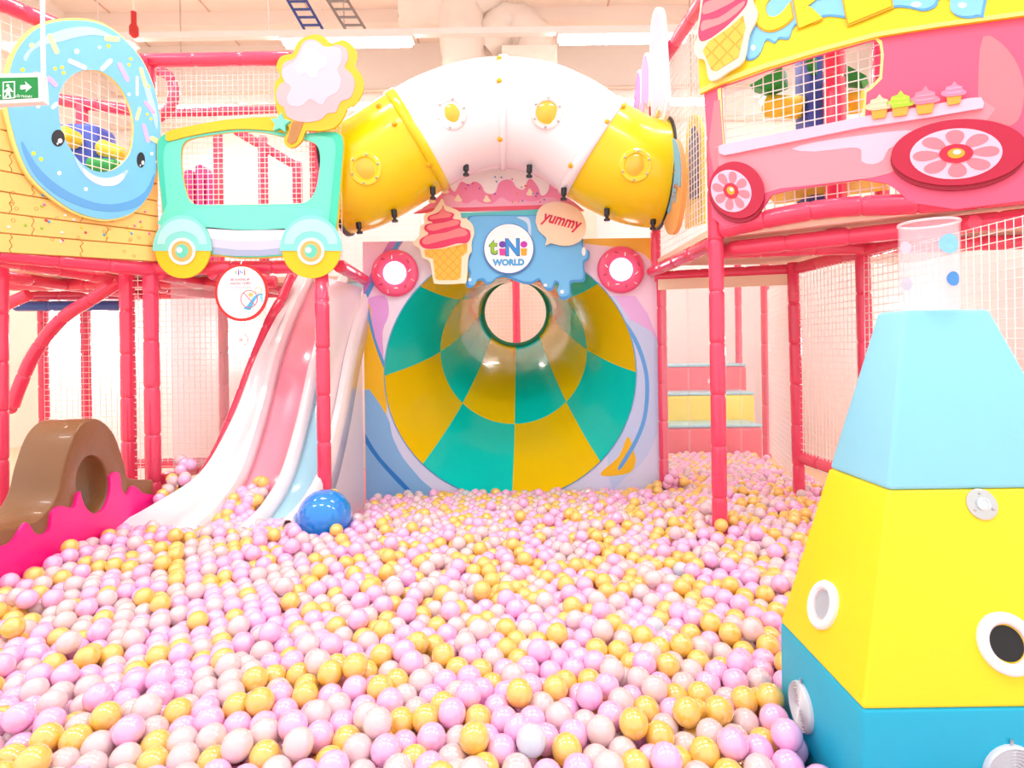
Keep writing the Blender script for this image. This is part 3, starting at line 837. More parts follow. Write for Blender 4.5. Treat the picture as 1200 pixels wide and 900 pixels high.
lane('blue_lane', lambda w: [(.30, 0), (.32, -.008), (.38, -.012), (.44, -.008), (.46, 0)], bluel, 'glossy pale blue slide lane')
lane('right_rim', lambda w: [(.46, 0), (.468, .05), (.48, .1), (.50, .125), (.53, .125), (.545, .1), (.55, -.08)], white_pl)

# big blue ball
o = sphere('exercise_ball', at(380.5, 605, 3.42) + Vector((0, 0, 0)), 0.152, M('glossy_blue_rubber', (8, 140, 236), 0.12, 1.0, 0.04), None, 40, 24)
tag(o, 'large glossy blue ball resting on the small balls at the slide foot', 'ball')
BLUE_C = at(380.5, 605, 3.42)

# ------------------------------------------------------------------ entrance panel with funnel
YP = 4.65
panP = front(YP)
K5 = (2.3675, 400, 220)
pn = thing('entrance_panel', 'tall painted panel with candy swirls around the checkered funnel', 'panel', (0, YP, -0.45))
cO = ((598 - 600) / 700 * YP, at(598, 438, YP).z); RO = 147.5 / 700 * YP
circ = [(cO[0] + RO * math.cos(2 * math.pi * k / 96), cO[1] + RO * math.sin(2 * math.pi * k / 96)) for k in range(96)]
pl_, pr_ = panP.px((427, 430))[0], panP.px((771, 430))[0]
ptop, pbot = panP.px((600, 281))[1], -0.43
rect = [(pl_, pbot), (pr_, pbot), (pr_, ptop), (pl_, ptop)]
def pboard(name, poly, mat, parent, d, th, sm=0):
    pts = [panP.px(p) for p in (smooth(poly, sm) if sm else poly)]
    v, f = slab(panP, pts, d, th, holes=[circ], clips=[rect], px=False)
    return mesh(name, v, f, mat, parent)
v, f = slab(panP, rect, -0.04, 0.04, holes=[circ], px=False)
mesh('board', v, f, M('panel_lilac', (246, 214, 240), 0.45), pn)
pm = lambda n, c: M('panel_' + n, c, 0.45, 0, 0.02)
art = [
 ('painted_swirl', pm('lav', (218, 224, 250)), [(58, 840), (58, 560), (260, 240), (400, 100), (640, 100), (740, 300), (880, 430), (880, 840)], .0005),
 ('painted_swirl', pm('pale', (240, 230, 246)), [(150, 150), (330, 150), (260, 250), (180, 340), (130, 480), (118, 470), (118, 330)], .001),
 ('painted_swirl', pm('pink', (246, 206, 236)), [(58, 145), (150, 145), (60, 310)], .001),
 ('painted_swirl', pm('purple', (200, 120, 200)), [(135, 145), (175, 145), (115, 230), (62, 310), (58, 280)], .0015),
 ('painted_line', pm('blue', (84, 160, 226)), [(155, 150), (168, 150), (110, 235), (66, 320), (58, 325), (58, 305), (100, 235)], .002),
 ('painted_swirl', pm('violet', (226, 166, 232)), [(66, 320), (120, 300), (132, 350), (114, 400), (116, 470), (92, 420)], .0015),
 ('painted_swirl', pm('gold', (248, 196, 24)), [(58, 330), (66, 322), (80, 330), (92, 420), (116, 485), (124, 545), (124, 632), (90, 600), (58, 560)], .002),
 ('painted_line', pm('blue', (84, 160, 226)), [(66, 322), (74, 322), (94, 415), (122, 490), (120, 505), (90, 425)], .0025),
 ('painted_swirl', pm('sky', (136, 190, 236)), [(58, 562), (126, 632), (142, 690), (172, 750), (222, 810), (260, 860), (58, 860)], .002),
 ('painted_line', pm('deep', (40, 130, 210)), [(58, 655), (66, 680), (110, 750), (190, 835), (176, 838), (100, 755), (58, 690)], .0025),
 ('painted_swirl', pm('topgold', (246, 196, 80)), [(640, 145), (880, 140), (880, 215), (860, 205), (830, 180), (760, 165), (700, 158)], .0015),
 ('painted_swirl', pm('rpink', (248, 222, 242)), [(640, 158), (700, 158), (760, 165), (830, 180), (880, 215), (880, 300), (880, 440), (740, 300), (600, 200)], .001),
 ('painted_swirl', pm('rviolet', (230, 186, 240)), [(735, 300), (815, 300), (850, 350), (882, 432), (800, 365)], .0015),
 ('painted_swirl', pm('rblue', (196, 216, 250)), [(740, 320), (800, 365), (882, 432), (882, 640), (850, 740), (790, 800), (740, 800)], .0012),
 ('painted_line', pm('rline', (96, 172, 238)), [(715, 300), (725, 300), (772, 350), (818, 415), (846, 490), (854, 560), (846, 640), (822, 705), (780, 775), (768, 775), (812, 700), (836, 635), (843, 560), (836, 495), (808, 420), (765, 358)], .0025),
 ('painted_swirl', pm('gold', (248, 196, 24)), [(795, 690), (812, 735), (816, 760), (800, 790), (740, 800), (720, 790), (770, 745)], .002),
]
for ia, (nm, m, pts, th) in enumerate(art):
    pboard(nm, zz(pts, *K5), m, pn, 0.0, th + 0.001 + ia * 0.00003 + (0.0004 if ia % 2 else 0), sm=3 if len(pts) > 5 and pts[0] != (58, 840) else 0)

fn = thing('funnel_slide', 'checkered teal and yellow funnel opening of the tunnel slide', 'slide', (0, YP + 0.1, -0.2))
secs = [(4.64, cO[0], cO[1], RO), ]
def sec_at(Y, px, py, rpx): return (Y, at(px, py, Y).x, at(px, py, Y).z, rpx / 700 * Y)
S_ = [sec_at(4.64, 598, 438, 147), sec_at(4.9, 599.5, 430, 124), sec_at(5.15, 601, 421, 104), sec_at(5.45, 602, 411, 86), sec_at(5.85, 603, 393, 63), sec_at(6.3, 603.6, 377.5, 48.5), sec_at(6.8, 604, 366, 39.5)]
fteal, fyel = M('funnel_teal', (0, 214, 208), 0.2, 0.5, 0.02), M('funnel_yellow', (252, 206, 8), 0.2, 0.5, 0.02)
SS = smooth(S_, 4, False)
nmid = 12
for ringi, (i0, i1) in enumerate(((0, nmid), (nmid, len(SS) - 1))):
    for s in range(8):
        a0 = math.pi * 2 * s / 8 + math.radians(0); a1 = a0 + math.pi / 4
        g = 0.0012
        v, f = [], []
        K = 8
        for (Y, x, z, r) in SS[i0:i1 + 1]:
            for k in range(K + 1):
                a = a0 + (a1 - a0) * k / K
                v.append((x + r * math.cos(a), Y, z + r * math.sin(a)))
        nr = i1 - i0 + 1
        for i in range(nr - 1):
            for k in range(K):
                q = i * (K + 1) + k
                f.append([q, q + 1, q + K + 2, q + K + 1])
        teal_q = ((s + ringi) % 2 == 1)
        # sector 5 (225-270 deg) is teal on the outer ring
        o = mesh('funnel_panel', v, f, fteal if teal_q else fyel, fn, shade=True)
        md = o.modifiers.new('solid', 'SOLIDIFY'); md.thickness = 0.003; md.offset = 0; md.use_rim = False
ring('rear_ring', (S_[-1][1], 6.8, S_[-1][2]), (0, -1, 0), S_[-1][3] - 0.035, S_[-1][3] + 0.01, 0, 0.03, M('green_ring', (20, 150, 100), 0.3), fn, 40)
ring('mouth_rim', (S_[0][1], 4.655, S_[0][2]), (0, -1, 0), RO - 0.008, RO + 0.006, 0, 0.012, M('rim_blue', (120, 180, 226), 0.3), fn, 80)
# net and post behind the funnel
tag(net('safety_net', (-0.7, 7.9, 0.5), (1, 0, 0), (0, 0, 1), 1.5, 1.7, 0.05, 0.006, rope), 'white net seen through the round end of the funnel', 'net')
rp = thing('padded_pole', 'single red padded pole seen through the round end of the funnel', 'pole', (X(606, 7.8), 7.8, -0.45))
tube('foam_wrap', [(X(606, 7.8), 7.8, -0.45), (X(606, 7.8), 7.8, 2.6)], 0.05, pad_red, rp)
box('wall_panel_rear', (-1.0, 1.2, 8.3, 8.35, -0.4, 3.0), M('peach_panel', (255, 228, 210), 0.6), bpy.data.objects['wall_partition.001'])

# icing cap above the panel
K4 = (3.914, 480, 190)
icP = front(4.6)
ic = thing('icing_board', 'pink strawberry icing arch board with white drips under the crawl tube', 'wall board', icP.to3(icP.px((598, 252))))
icepink, icelt, icered = M('icing_pink', (250, 150, 186), 0.45), M('icing_light_pink', (252, 182, 206), 0.45), M('icing_red', (242, 92, 116), 0.45)
board('icing', icP, zz([(20, 235), (60, 215), (110, 180), (150, 145), (200, 100), (260, 55), (340, 25), (430, 15), (540, 25), (640, 90), (700, 150), (760, 190), (800, 225), (700, 232), (500, 224), (230, 228)], *K4), icepink, ic, 0, 0.02)
board('red_base', icP, zz([(20, 240), (100, 215), (230, 208), (430, 196), (600, 192), (720, 205), (800, 228), (600, 218), (430, 222), (230, 228)], *K4), icered, ic, 0.02, 0.004)
board('icing_wave', icP, zz([(150, 200), (170, 150), (220, 170), (260, 195), (300, 175), (330, 190), (380, 195), (420, 165), (460, 185), (520, 180), (570, 185), (620, 165), (670, 170), (690, 190), (600, 200), (430, 205), (230, 212)], *K4), icelt, ic, 0.02, 0.006, sm=3)
board('white_icing', icP, smooth(zz([(190, 110), (250, 55), (340, 22), (430, 12), (540, 22), (620, 80), (640, 115), (625, 150), (602, 155), (590, 120), (560, 82), (540, 90), (525, 130), (490, 120), (470, 90), (440, 85), (410, 100), (395, 140), (370, 150), (345, 140),
      (330, 110), (300, 92), (270, 105), (240, 92), (222, 115), (207, 140)], *K4), 3), M('white_icing', (255, 250, 246), 0.45), ic, 0.02, 0.01)
for (x, y) in ((225, 172), (355, 175), (552, 145), (165, 135), (105, 178)):
    board('cream_drop', icP, zz([(x - 17, y + 8), (x - 12, y - 4), (x - 2, y - 20), (x + 10, y - 4), (x + 18, y + 8), (x, y + 14)], *K4), cream_board, ic, 0.026, 0.006, sm=3)
for k in range(34):
    x, y = random.uniform(215, 620), random.uniform(45, 190)
    if y < 60 + abs(x - 430) * .3: continue
    c = [(150, 90, 200), (250, 150, 40), (70, 140, 220), (236, 80, 140)][k % 4]
    board('sprinkle', icP, zz(ell(x, y, 4, 4, 8), *K4), M('ice_spr_%d' % (k % 4), c, 0.4), ic, 0.031, 0.002)
board('teal_strip', icP, zz([(225, 236), (430, 230), (600, 220), (600, 245), (430, 252), (225, 258)], *K4), M('teal_strip', (98, 210, 214), 0.4), ic, 0.0, 0.03)

# blue drip board, bubble, logo, ice cream
bdP = front(4.58)
bd = thing('drip_board', 'sky blue melting drip board above the funnel', 'sign board', bdP.to3(bdP.px((610, 352))))
bdo = smooth(zz([(255, 300), (268, 258), (300, 248), (430, 246), (560, 246), (640, 240), (720, 270), (790, 340), (795, 390), (822, 410), (822, 445), (800, 465), (805, 530), (795, 550), (760, 552), (738, 560), (738, 615), (715, 632), (690, 626), (682, 600), (690, 565), (668, 556),
      (655, 588), (632, 590), (612, 570), (595, 542), (560, 560), (520, 558), (470, 540), (430, 528), (392, 540), (375, 558), (350, 562), (333, 545), (302, 550), (295, 573), (270, 578), (258, 560), (275, 520), (260, 480), (275, 430), (262, 370)], *K4), 3)
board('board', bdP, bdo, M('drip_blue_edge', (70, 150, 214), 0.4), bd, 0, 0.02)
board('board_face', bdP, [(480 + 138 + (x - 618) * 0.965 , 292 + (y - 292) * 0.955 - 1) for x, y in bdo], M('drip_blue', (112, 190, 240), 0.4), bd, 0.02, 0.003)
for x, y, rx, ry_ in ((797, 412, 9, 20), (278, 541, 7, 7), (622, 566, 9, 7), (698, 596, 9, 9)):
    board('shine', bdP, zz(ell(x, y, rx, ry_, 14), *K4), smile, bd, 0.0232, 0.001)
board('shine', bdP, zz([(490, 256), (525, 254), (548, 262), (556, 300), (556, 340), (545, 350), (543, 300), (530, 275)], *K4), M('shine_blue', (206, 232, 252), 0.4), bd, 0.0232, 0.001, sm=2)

lgP = front(4.55)
lg = thing('logo_badge', 'round white badge with colourful lettering on the blue drip board', 'sign', lgP.to3(lgP.px((597, 322))))
board('badge_edge', lgP, zz(ell(455, 400, 117, 117, 48), *K4), M('badge_edge_blue', (70, 120, 190), 0.4), lg, 0, 0.012)  # blue edge: a slightly larger disc behind the white badge
board('badge', lgP, zz(ell(455, 398, 112, 112, 48), *K4), smile, lg, 0.012, 0.003)
kk = 4.55 / 700 / 3.914
outl = M('logo_outline', (40, 60, 130), 0.4)
for ch, x, y, w_, c in (('t', 384, 392, 36, (150, 200, 40)), ('N', 472, 392, 62, (50, 150, 224))):
    text('letter_outline', ch, lgP, zz([(x, y)], *K4)[0], (w_ + 5) * kk, outl, lg, 0.015, 0.0012, fat=0.05, sy=1.15 if ch == 'N' else 1.05)
    text('letter', ch, lgP, zz([(x, y)], *K4)[0], w_ * kk, M('logo_%d' % c[0], c, 0.4), lg, 0.0162, 0.0012, fat=0.035, sy=1.15 if ch == 'N' else 1.05)
for x, c1, c2 in ((426, (220, 60, 160), (110, 60, 180)), (524, (240, 170, 30), (200, 50, 180))):
    board('letter', lgP, zz([(x - 15, 398), (x + 15, 398), (x + 12, 430), (x - 12, 430)], *K4), M('logo_stem_%d' % c1[0], c1, 0.4), lg, 0.0162, 0.0012)
    board('letter', lgP, zz(ell(x, 379, 16, 15, 18), *K4), M('logo_dot_%d' % c2[0], c2, 0.4), lg, 0.0162, 0.0012)
text('wording', 'WORLD', lgP, zz([(453, 461)], *K4)[0], 146 * kk, M('logo_world_edge', (30, 110, 190), 0.4), lg, 0.015, 0.0012, fat=0.06)
text('wording', 'WORLD', lgP, zz([(453, 461)], *K4)[0], 142 * kk, M('logo_world', (70, 180, 236), 0.4), lg, 0.0162, 0.0012, fat=0.03)

bb = thing('speech_bubble', 'cream speech bubble sign with red handwritten lettering', 'sign', lgP.to3(lgP.px((640, 288))))
bub = smooth(zz([(578, 265), (590, 222), (620, 195), (670, 184), (730, 195), (780, 225), (805, 270), (808, 310), (790, 355), (750, 380), (700, 385), (652, 374), (640, 376), (622, 384), (626, 368), (626, 348), (595, 320), (582, 290)], *K4), 3)
board('bubble', lgP, bub, M('bubble_peach', (255, 222, 190), 0.45), bb, 0, 0.02)
text('wording', 'yummy', lgP, zz([(694, 284)], *K4)[0], 186 * kk, M('yummy_red', (216, 24, 70), 0.4), bb, 0.02, 0.003, rot=math.radians(-15), fat=0.025, shear=0.25, sy=1.25)

def cone_sign(name, label, pl, K, outline, swirl, bands, waffle, lines):
    t = thing(name, label, 'sign', pl.to3(pl.px(K and zz([outline[0]], *K)[0])))
    board('cream_edge', pl, smooth(zz(outline, *K), 3), cream_board, t, 0, 0.02)
    board('swirl', pl, smooth(zz(swirl, *K), 3), M('swirl_crimson', (232, 56, 104), 0.45), t, 0.02, 0.003)
    for b in bands:
        board('swirl_band', pl, smooth(zz(b, *K), 3), M('swirl_rose', (246, 138, 142), 0.45), t, 0.023, 0.0015)
    wf = board('waffle', pl, zz(waffle, *K), M('waffle_tan', (232, 168, 44), 0.45), t, 0.02, 0.003)
    for l in lines:
        board('waffle_cell', pl, zz(l, *K), M('waffle_gold', (246, 192, 66), 0.45), wf, 0.023, 0.0015, clips=[zz(waffle, *K)])
    return t
def diamonds(x0, x1, y0, y1, s):
    out = []
    j = 0; y = y0
    while y < y1:
        x = x0 + (s if j % 2 else 0)
        while x < x1:
            out.append([(x - s * .8, y), (x, y - s * .9), (x + s * .8, y), (x, y + s * .9)]); x += 2 * s
        y += s; j += 1
    return out
cone_sign('ice_cream_sign', 'pink soft-serve ice cream cone sign beside the blue drip board', lgP, K4,
    [(150, 170), (165, 200), (190, 210), (230, 230), (240, 260), (265, 265), (290, 290), (297, 330), (285, 370), (285, 410), (270, 440), (262, 545), (240, 558), (130, 560), (110, 545), (95, 460), (60, 440), (50, 400), (25, 385), (18, 370), (45, 340), (50, 300), (70, 280), (65, 250), (85, 235), (110, 225), (135, 190)],
    [(155, 200), (165, 225), (205, 240), (200, 262), (235, 270), (235, 298), (275, 315), (280, 350), (260, 375), (220, 375), (150, 395), (80, 400), (50, 380), (52, 355), (88, 332), (70, 312), (75, 290), (108, 280), (85, 270), (90, 250), (130, 235), (150, 215)],
    [[(155, 208), (162, 226), (195, 242), (180, 256), (130, 262), (98, 266), (98, 252), (135, 240)], [(110, 286), (160, 280), (205, 268), (230, 276), (215, 292), (160, 305), (110, 318), (82, 308), (86, 294)],
     [(100, 336), (170, 325), (230, 305), (262, 318), (262, 338), (210, 348), (140, 365), (80, 380), (60, 370), (70, 350)]],
    [(70, 405), (150, 400), (265, 375), (265, 415), (240, 435), (235, 530), (220, 542), (135, 543), (120, 535), (110, 445), (75, 435)], diamonds(80, 265, 400, 545, 20))

# ring lamps
for cx_, cy_, lab in ((463.5, 320.5, 'pink doughnut lamp with a glowing centre beside the ice cream sign'), (727, 316.5, 'pink doughnut lamp with a glowing centre beside the speech bubble')):
    c = at(cx_, cy_, YP - 0.01)
    t = thing('doughnut_lamp', lab, 'lamp', (c.x, YP, c.z - 0.18))
    k = YP / 700
    v, f = [], []
    n, m_ = 40, 12
    for i in range(n):
        a = 2 * math.pi * i / n
        for j in range(m_):
            b = 2 * math.pi * j / m_
            r = 20 * k + 7.5 * k * math.cos(b)
            v.append((c.x + r * math.cos(a), c.y - 0.02 - 0.028 * math.sin(b), c.z + r * math.sin(a)))
    for i in range(n):
        for j in range(m_):
            f.append([i * m_ + j, i * m_ + (j + 1) % m_, ((i + 1) % n) * m_ + (j + 1) % m_, ((i + 1) % n) * m_ + j])
    mesh('glaze', v, f, M('hot_pink_glaze', (244, 88, 134), 0.35, 0.2), t, shade=True)
    lathe('inner_glaze', (c.x, c.y - 0.015, c.z), (0, -1, 0), [(20 * k, 0), (19 * k, 0.012), (14 * k, 0.022), (13 * k, 0.02)], M('lilac_glaze', (250, 150, 216), 0.35), t, 36, caps=False)
    lathe('glowing_disc', (c.x, c.y - 0.03, c.z), (0, -1, 0), [(13 * k, 0), (13 * k, 0.008), (9 * k, 0.014), (0, 0.016)], M('lamp_glow', (255, 248, 255), 0.4, emit=3.0, var=0), t, 30)
    for q in range(12):
        a = q * 0.53 + cx_; r = (18 + 5 * ((q * 7) % 3) / 2) * k
        pl2 = front(c.y - 0.049)
        board('sprinkle', pl2, capsule(c.x + r * math.cos(a), c.z + r * math.sin(a), 0.022, 0.008, q * 1.3), [smile, M('dk_sprinkle', (200, 40, 90), 0.4), M('peach_glaze', (252, 190, 190), 0.4)][q % 3], t, 0.0, 0.006, px=False)

# ------------------------------------------------------------------ crawl tube arch
YT, RT = 4.28, 0.375
cp = [(394, 213), (418, 208), (440, 197), (465, 182), (490, 166), (515, 152), (540, 142), (565, 136), (590, 134), (615, 136), (640, 142), (668, 156), (694, 174), (720, 190), (742, 200), (760, 204), (776, 205)]
CP = smooth([tuple(at(x, y, YT)) for x, y in cp], 4, False)
ct = thing('crawl_tube', 'large white and yellow plastic crawl tube arching over the funnel', 'crawl tube', tuple(at(590, 200, YT)))
iL, iM, iR = 16, 32, 48
for nm, i0, i1, m in (('tube_section', 0, iL, yellow_tube), ('tube_section', iL, iM, white_tube), ('tube_section', iM, iR, white_tube), ('tube_section', iR, len(CP) - 1, yellow_tube)):
    o = tube(nm, CP[i0:i1 + 1], RT, m, ct, 40, caps=False)
    md = o.modifiers.new('solid', 'SOLIDIFY'); md.thickness = 0.012; md.offset = -1
for i, m in ((iL, yellow_tube), (iM, white_tube), (iR, white_tube)):
    Pn = [Vector(CP[i + q]) for q in (-1, 0, 1)]
    Pn[0] = Pn[1].lerp(Pn[0], 0.7); Pn[2] = Pn[1].lerp(Pn[2], 0.7)
    v, f = tube_vf(Pn, RT + 0.012, 40, False)
    o = mesh('seam_flange', v, f, m, ct, shade=True)
    md = o.modifiers.new('solid', 'SOLIDIFY'); md.thickness = 0.012; md.offset = -1
for i0, i1 in ((0, 1), (len(CP) - 2, len(CP) - 1)):
    v, f = tube_vf([CP[i0], CP[i1]], RT + 0.018, 40, False)
    o = mesh('end_collar', v, f, black_pl, ct, shade=True)
    md = o.modifiers.new('solid', 'SOLIDIFY'); md.thickness = 0.03; md.offset = -1
def on_tube(px, py, r=RT):
    p = at(px, py, YT - 0.25)
    o0 = Vector((0, 0, H)); d = (p - o0).normalized()
    best = None
    s = (YT - 0.9 * r) / d.y * 0.8
    while s < 8:
        q = o0 + d * s
        c = min((Vector(c) for c in CP), key=lambda c: (c - q).length)
        if (q - c).length <= r:
            return q, (q - c).normalized()
        s += 0.01
    return p, Vector((0, -1, 0))
gl_y, gl_ring = M('amber_window', (238, 196, 60), 0.1, 0.5), M('clear_ring', (250, 246, 244), 0.15, 0.4, clear=0.35)
gl_yr = M('yellow_clear_ring', (248, 218, 40), 0.15, 0.4)
screw_m = M('steel_screw', (200, 196, 200), 0.3, metal=0.8)
for px, py, yel in ((529, 133, 0), (641, 132, 0), (428, 198, 1), (745, 194, 1)):
    q, n = on_tube(px, py)
    w = ring('porthole', q - n * 0.016, n, 0.072, 0.108, 0, 0.026, gl_yr if yel else gl_ring, ct, 32)
    lathe('pane', q - n * 0.016, n, [(0.075, 0.0), (0.073, 0.014), (0.04, 0.03), (0, 0.034)], gl_y, w, 28)
    u = n.cross(Vector((0, 0, 1))).normalized(); ww = n.cross(u)
    for k in range(6):
        a = k * math.pi / 3 + 0.4
        sphere('screw', q + n * 0.012 + u * 0.09 * math.cos(a) + ww * 0.09 * math.sin(a), 0.008, screw_m, w, 8, 6)
bolt_y = M('amber_bolt', (240, 180, 20), 0.35)
for px, py in ((585, 95), (586, 163), (711, 143), (669, 194), (462, 145), (502, 193), (444, 124), (585, 69), (730, 125)):
    q, n = on_tube(px, py, RT + 0.008)
    lathe('bolt_cap', q, n, [(0.018, -0.01), (0.018, 0.008), (0.012, 0.016), (0, 0.018)], bolt_y, ct, 12)
for px, py in zz([(453, 550), (655, 555), (347, 625), (765, 628), (225, 698), (903, 694), (112, 735), (1050, 722)], 2.726, 380, 0):
    c = min((Vector(c) for c in CP), key=lambda c: abs(c.x - at(px, py, YT).x))
    base = Vector(at(px, py, YT - 0.12)); dirn = (base - c); dirn.y = 0; dirn.normalize()
    b = lathe('clamp_bolt', base - dirn * 0.02, dirn, [(0.02, -0.04), (0.02, 0.01), (0.012, 0.012), (0.012, 0.03), (0.022, 0.032), (0.022, 0.045), (0, 0.047)], black_pl, ct, 10)

# ------------------------------------------------------------------ right play frame
ZR = 1.606
A0, A1 = (1.19, 3.32), (2.30, 2.53)
truckP = Plane(A0, A1)
sideR = Plane((1.085, 4.55), (1.165, 3.4))
Rt = thing('play_frame', 'red padded play frame carrying the pink ice cream truck board', 'play frame', (1.7, 3.6, -0.45))
xp = X(841, 3.4)
padded('padded_post', [(xp, 3.4, -0.44), (xp, 3.4, 3.07)], Rt, 0.044)
padded('padded_post', [(X(776.5, 4.62), 4.62, -0.44), (X(776.5, 4.62), 4.62, 1.6)], Rt, 0.037)
padded('padded_post', [(2.06, 4.3, -0.44), (2.03, 4.3, 1.6)], Rt, 0.042)
padded('padded_post', [(2.12, 3.55, -0.44), (2.09, 3.55, 1.6)], Rt, 0.042)
padded('padded_post', [(2.42, 5.7, -0.44), (2.42, 5.7, 1.9)], Rt, 0.04)
padded('padded_post', [(X(866, 7.4), 7.4, 0.6), (X(866, 7.4), 7.4, 2.4)], Rt, 0.04)
padded('padded_beam', [(1.15, 3.4, ZR - 0.02), (1.085, 4.6, ZR - 0.02)], Rt, 0.045)
tA, tB = truckP.to3((-0.02, ZR - 0.01), -0.02), truckP.to3((1.5, ZR - 0.01), -0.02)
padded('padded_beam', smooth([tuple(truckP.to3(truckP.px(q), -0.03)) for q in ((843, 268), (905, 254), (978, 242), (1090, 236), (1230, 222))], 4, False), Rt, 0.05, 0.24)
padded('padded_beam', [truckP.to3((-0.02, ZR - 0.04), -0.16), truckP.to3((1.5, ZR - 0.04), -0.16)], Rt, 0.045, 0.28)
padded('padded_beam', [(1.2, 3.62, ZR - 0.03), (2.2, 3.5, ZR - 0.03), (3.0, 3.4, ZR - 0.03)], Rt, 0.042)
padded('padded_beam', [(1.1, 4.58, ZR - 0.06), (2.05, 4.34, ZR - 0.05)], Rt, 0.042)
padded('padded_beam', [(2.05, 4.34, ZR - 0.05), (2.1, 3.5, ZR - 0.05), (2.14, 2.75, ZR - 0.05)], Rt, 0.042)
padded('base_beam', [(2.07, 4.34, 0.2), (2.1, 3.5, 0.2), (2.14, 2.6, 0.2)], Rt, 0.045)
padded('padded_beam', [(1.165, 3.4, 3.05), (1.085, 4.6, 3.05)], Rt, 0.045)
padded('padded_beam', [(1.165, 3.4, 3.05), tuple(truckP.to3((1.5, 3.05), -0.05))], Rt, 0.045)
p = truckP.to3(truckP.px((970, 120)), -0.25)
padded('padded_post', [(p.x, p.y, ZR), (p.x, p.y, 3.0)], Rt, 0.055)
p = truckP.to3(truckP.px((1018, 100)), -0.8)
padded('padded_post', [(p.x, p.y, ZR), (p.x, p.y, 3.0)], Rt, 0.04)
padded('padded_post', [(1.1, 4.52, ZR), (1.1, 4.52, 3.0)], Rt, 0.04)
v, f = [], []
plan = [(1.12, 3.42), (2.25, 2.62), (3.1, 2.7), (3.1, 4.6), (1.1, 4.56)]
v = [(x, y, ZR + 0.02) for x, y in plan] + [(x, y, ZR + 0.06) for x, y in plan]
f = [[4, 3, 2, 1, 0], [5, 6, 7, 8, 9]] + [[i, (i + 1) % 5, (i + 1) % 5 + 5, i + 5] for i in range(5)]
mesh('deck', v, f, deck_m, Rt)
va = M('cream_valance', (250, 226, 196), 0.6)
vp = Plane((1.12, 4.55), (2.03, 4.31))
mesh('valance', *slab(vp, [(0, 1.44), (0.94, 1.44), (0.94, 1.52), (0, 1.52)], 0.0, 0.01, px=False), va, Rt)
# nets of the right frame
def rnet(pl, s0, s1, z0, z1, cell, wire, lab, d=0):
    tag(net('safety_net', pl.to3((s0, z0), d), pl.ex, (0, 0, 1), s1 - s0, z1 - z0, cell, wire, rope), lab, 'net')
rnet(truckP, 0.0, 1.2, ZR + 0.02, 3.0, 0.05, 0.006, 'white square-mesh net behind the open window of the pink truck board', -0.06)
rnet(Plane((2.05, 4.3), (2.11, 2.6)), 0.03, 2.0, 0.22, ZR - 0.08, 0.042, 0.005, 'white net closing the side of the bay behind the foam tower')
rnet(Plane((2.42, 5.65), (2.07, 4.34)), 0.03, 1.32, 0.0, ZR - 0.08, 0.045, 0.005, 'white net beside the soft steps')
rnet(sideR, 0.05, 1.1, ZR + 0.03, 3.0, 0.045, 0.005, 'white net on the side of the right frame behind the cookie board', -0.03)

# clear strip curtain
strip_m = M('clear_pvc_strip', (255, 244, 248), 0.06, 0.6, 0.0, clear=0.84)
for k in range(5):
    s0 = 0.02 + k * 0.185
    pts = []
    cols = 9
    v, f = [], []
    for j in range(14):
        z = 1.46 - j * (1.43 / 13)
        for i in range(cols):
            s = s0 + 0.2 * i / (cols - 1)
            dd = -0.012 - 0.008 * (k % 2) + 0.006 * math.sin(i * 0.8 + k) + 0.02 * (j / 13) ** 2 * math.sin(k * 1.7 + i * .2)
            v.append(vp.to3((s, z), dd))
    for j in range(13):
        for i in range(cols - 1):
            q = j * cols + i
            f.append([q, q + 1, q + cols + 1, q + cols])
    o = mesh('curtain_strip', v, f, strip_m, None, shade=True)
    tag(o, 'clear plastic curtain strip hanging in front of the soft steps', 'curtain strip', 'clear curtain strips')

# soft steps
st_red, st_yel, st_blue = M('step_red', (244, 100, 116), 0.4, 0.2), M('step_yellow', (252, 228, 90), 0.4, 0.2), M('step_blue', (160, 218, 232), 0.4, 0.2)
for i, (y0, zt_, x1, m, lab) in enumerate(((6.12, 0.2, 2.56, st_red, 'red soft step with a pale blue top, lowest of three'), (6.55, 0.5, 2.66, st_yel, 'yellow soft step with a pale blue top, between the two red ones'),
                                          (7.0, 0.8, 2.75, st_red, 'red soft step with a pale blue top, highest of three'))):
    t = thing('soft_step', lab, 'soft step', (2.0, y0, -0.45))
    box('riser', (1.2, x1, y0, y0 + (0.43, 0.45, 0.6)[i], -0.45, zt_ - 0.03), m, t, 0.03)
    box('tread', (1.2, x1, y0 + 0.01, y0 + (0.43, 0.45, 0.6)[i], zt_ - 0.03, zt_), st_blue, t, 0.01)

# cookie on the side and candy boards above
Kq = (2.725, 740, 0)
ck = thing('cookie_board', 'round cookie board with dripping blue icing beside the crawl tube end', 'wall board', sideR.to3(sideR.px((795, 272))))
board('biscuit', sideR, [(740 + 55.5 + 13.2 * math.cos(a), 219 + 56 * math.sin(a) - 6 * math.cos(a)) for a in [2 * math.pi * k / 40 for k in range(40)]], M('cookie_tan', (236, 168, 96), 0.5), ck, 0.02, 0.03)
board('blue_icing', sideR, smooth([(783, 240), (782.5, 205), (787, 178), (794, 164), (801, 164), (806, 180), (807.5, 205), (806, 220), (803, 214), (801, 232), (799, 238), (797, 225), (795, 244), (792, 250), (790, 236), (787, 252)], 3), M('cookie_blue', (122, 188, 222), 0.45), ck, 0.05, 0.006)
for k in range(18):
    x, y = random.uniform(786, 803), random.uniform(175, 235)
    st = sideR.px((x, y))
    board('chip', sideR, capsule(st[0], st[1], 0.02, 0.011, k * 1.1), M('chip_brown', (200, 120, 90), 0.4), ck, 0.056, 0.003, px=False)
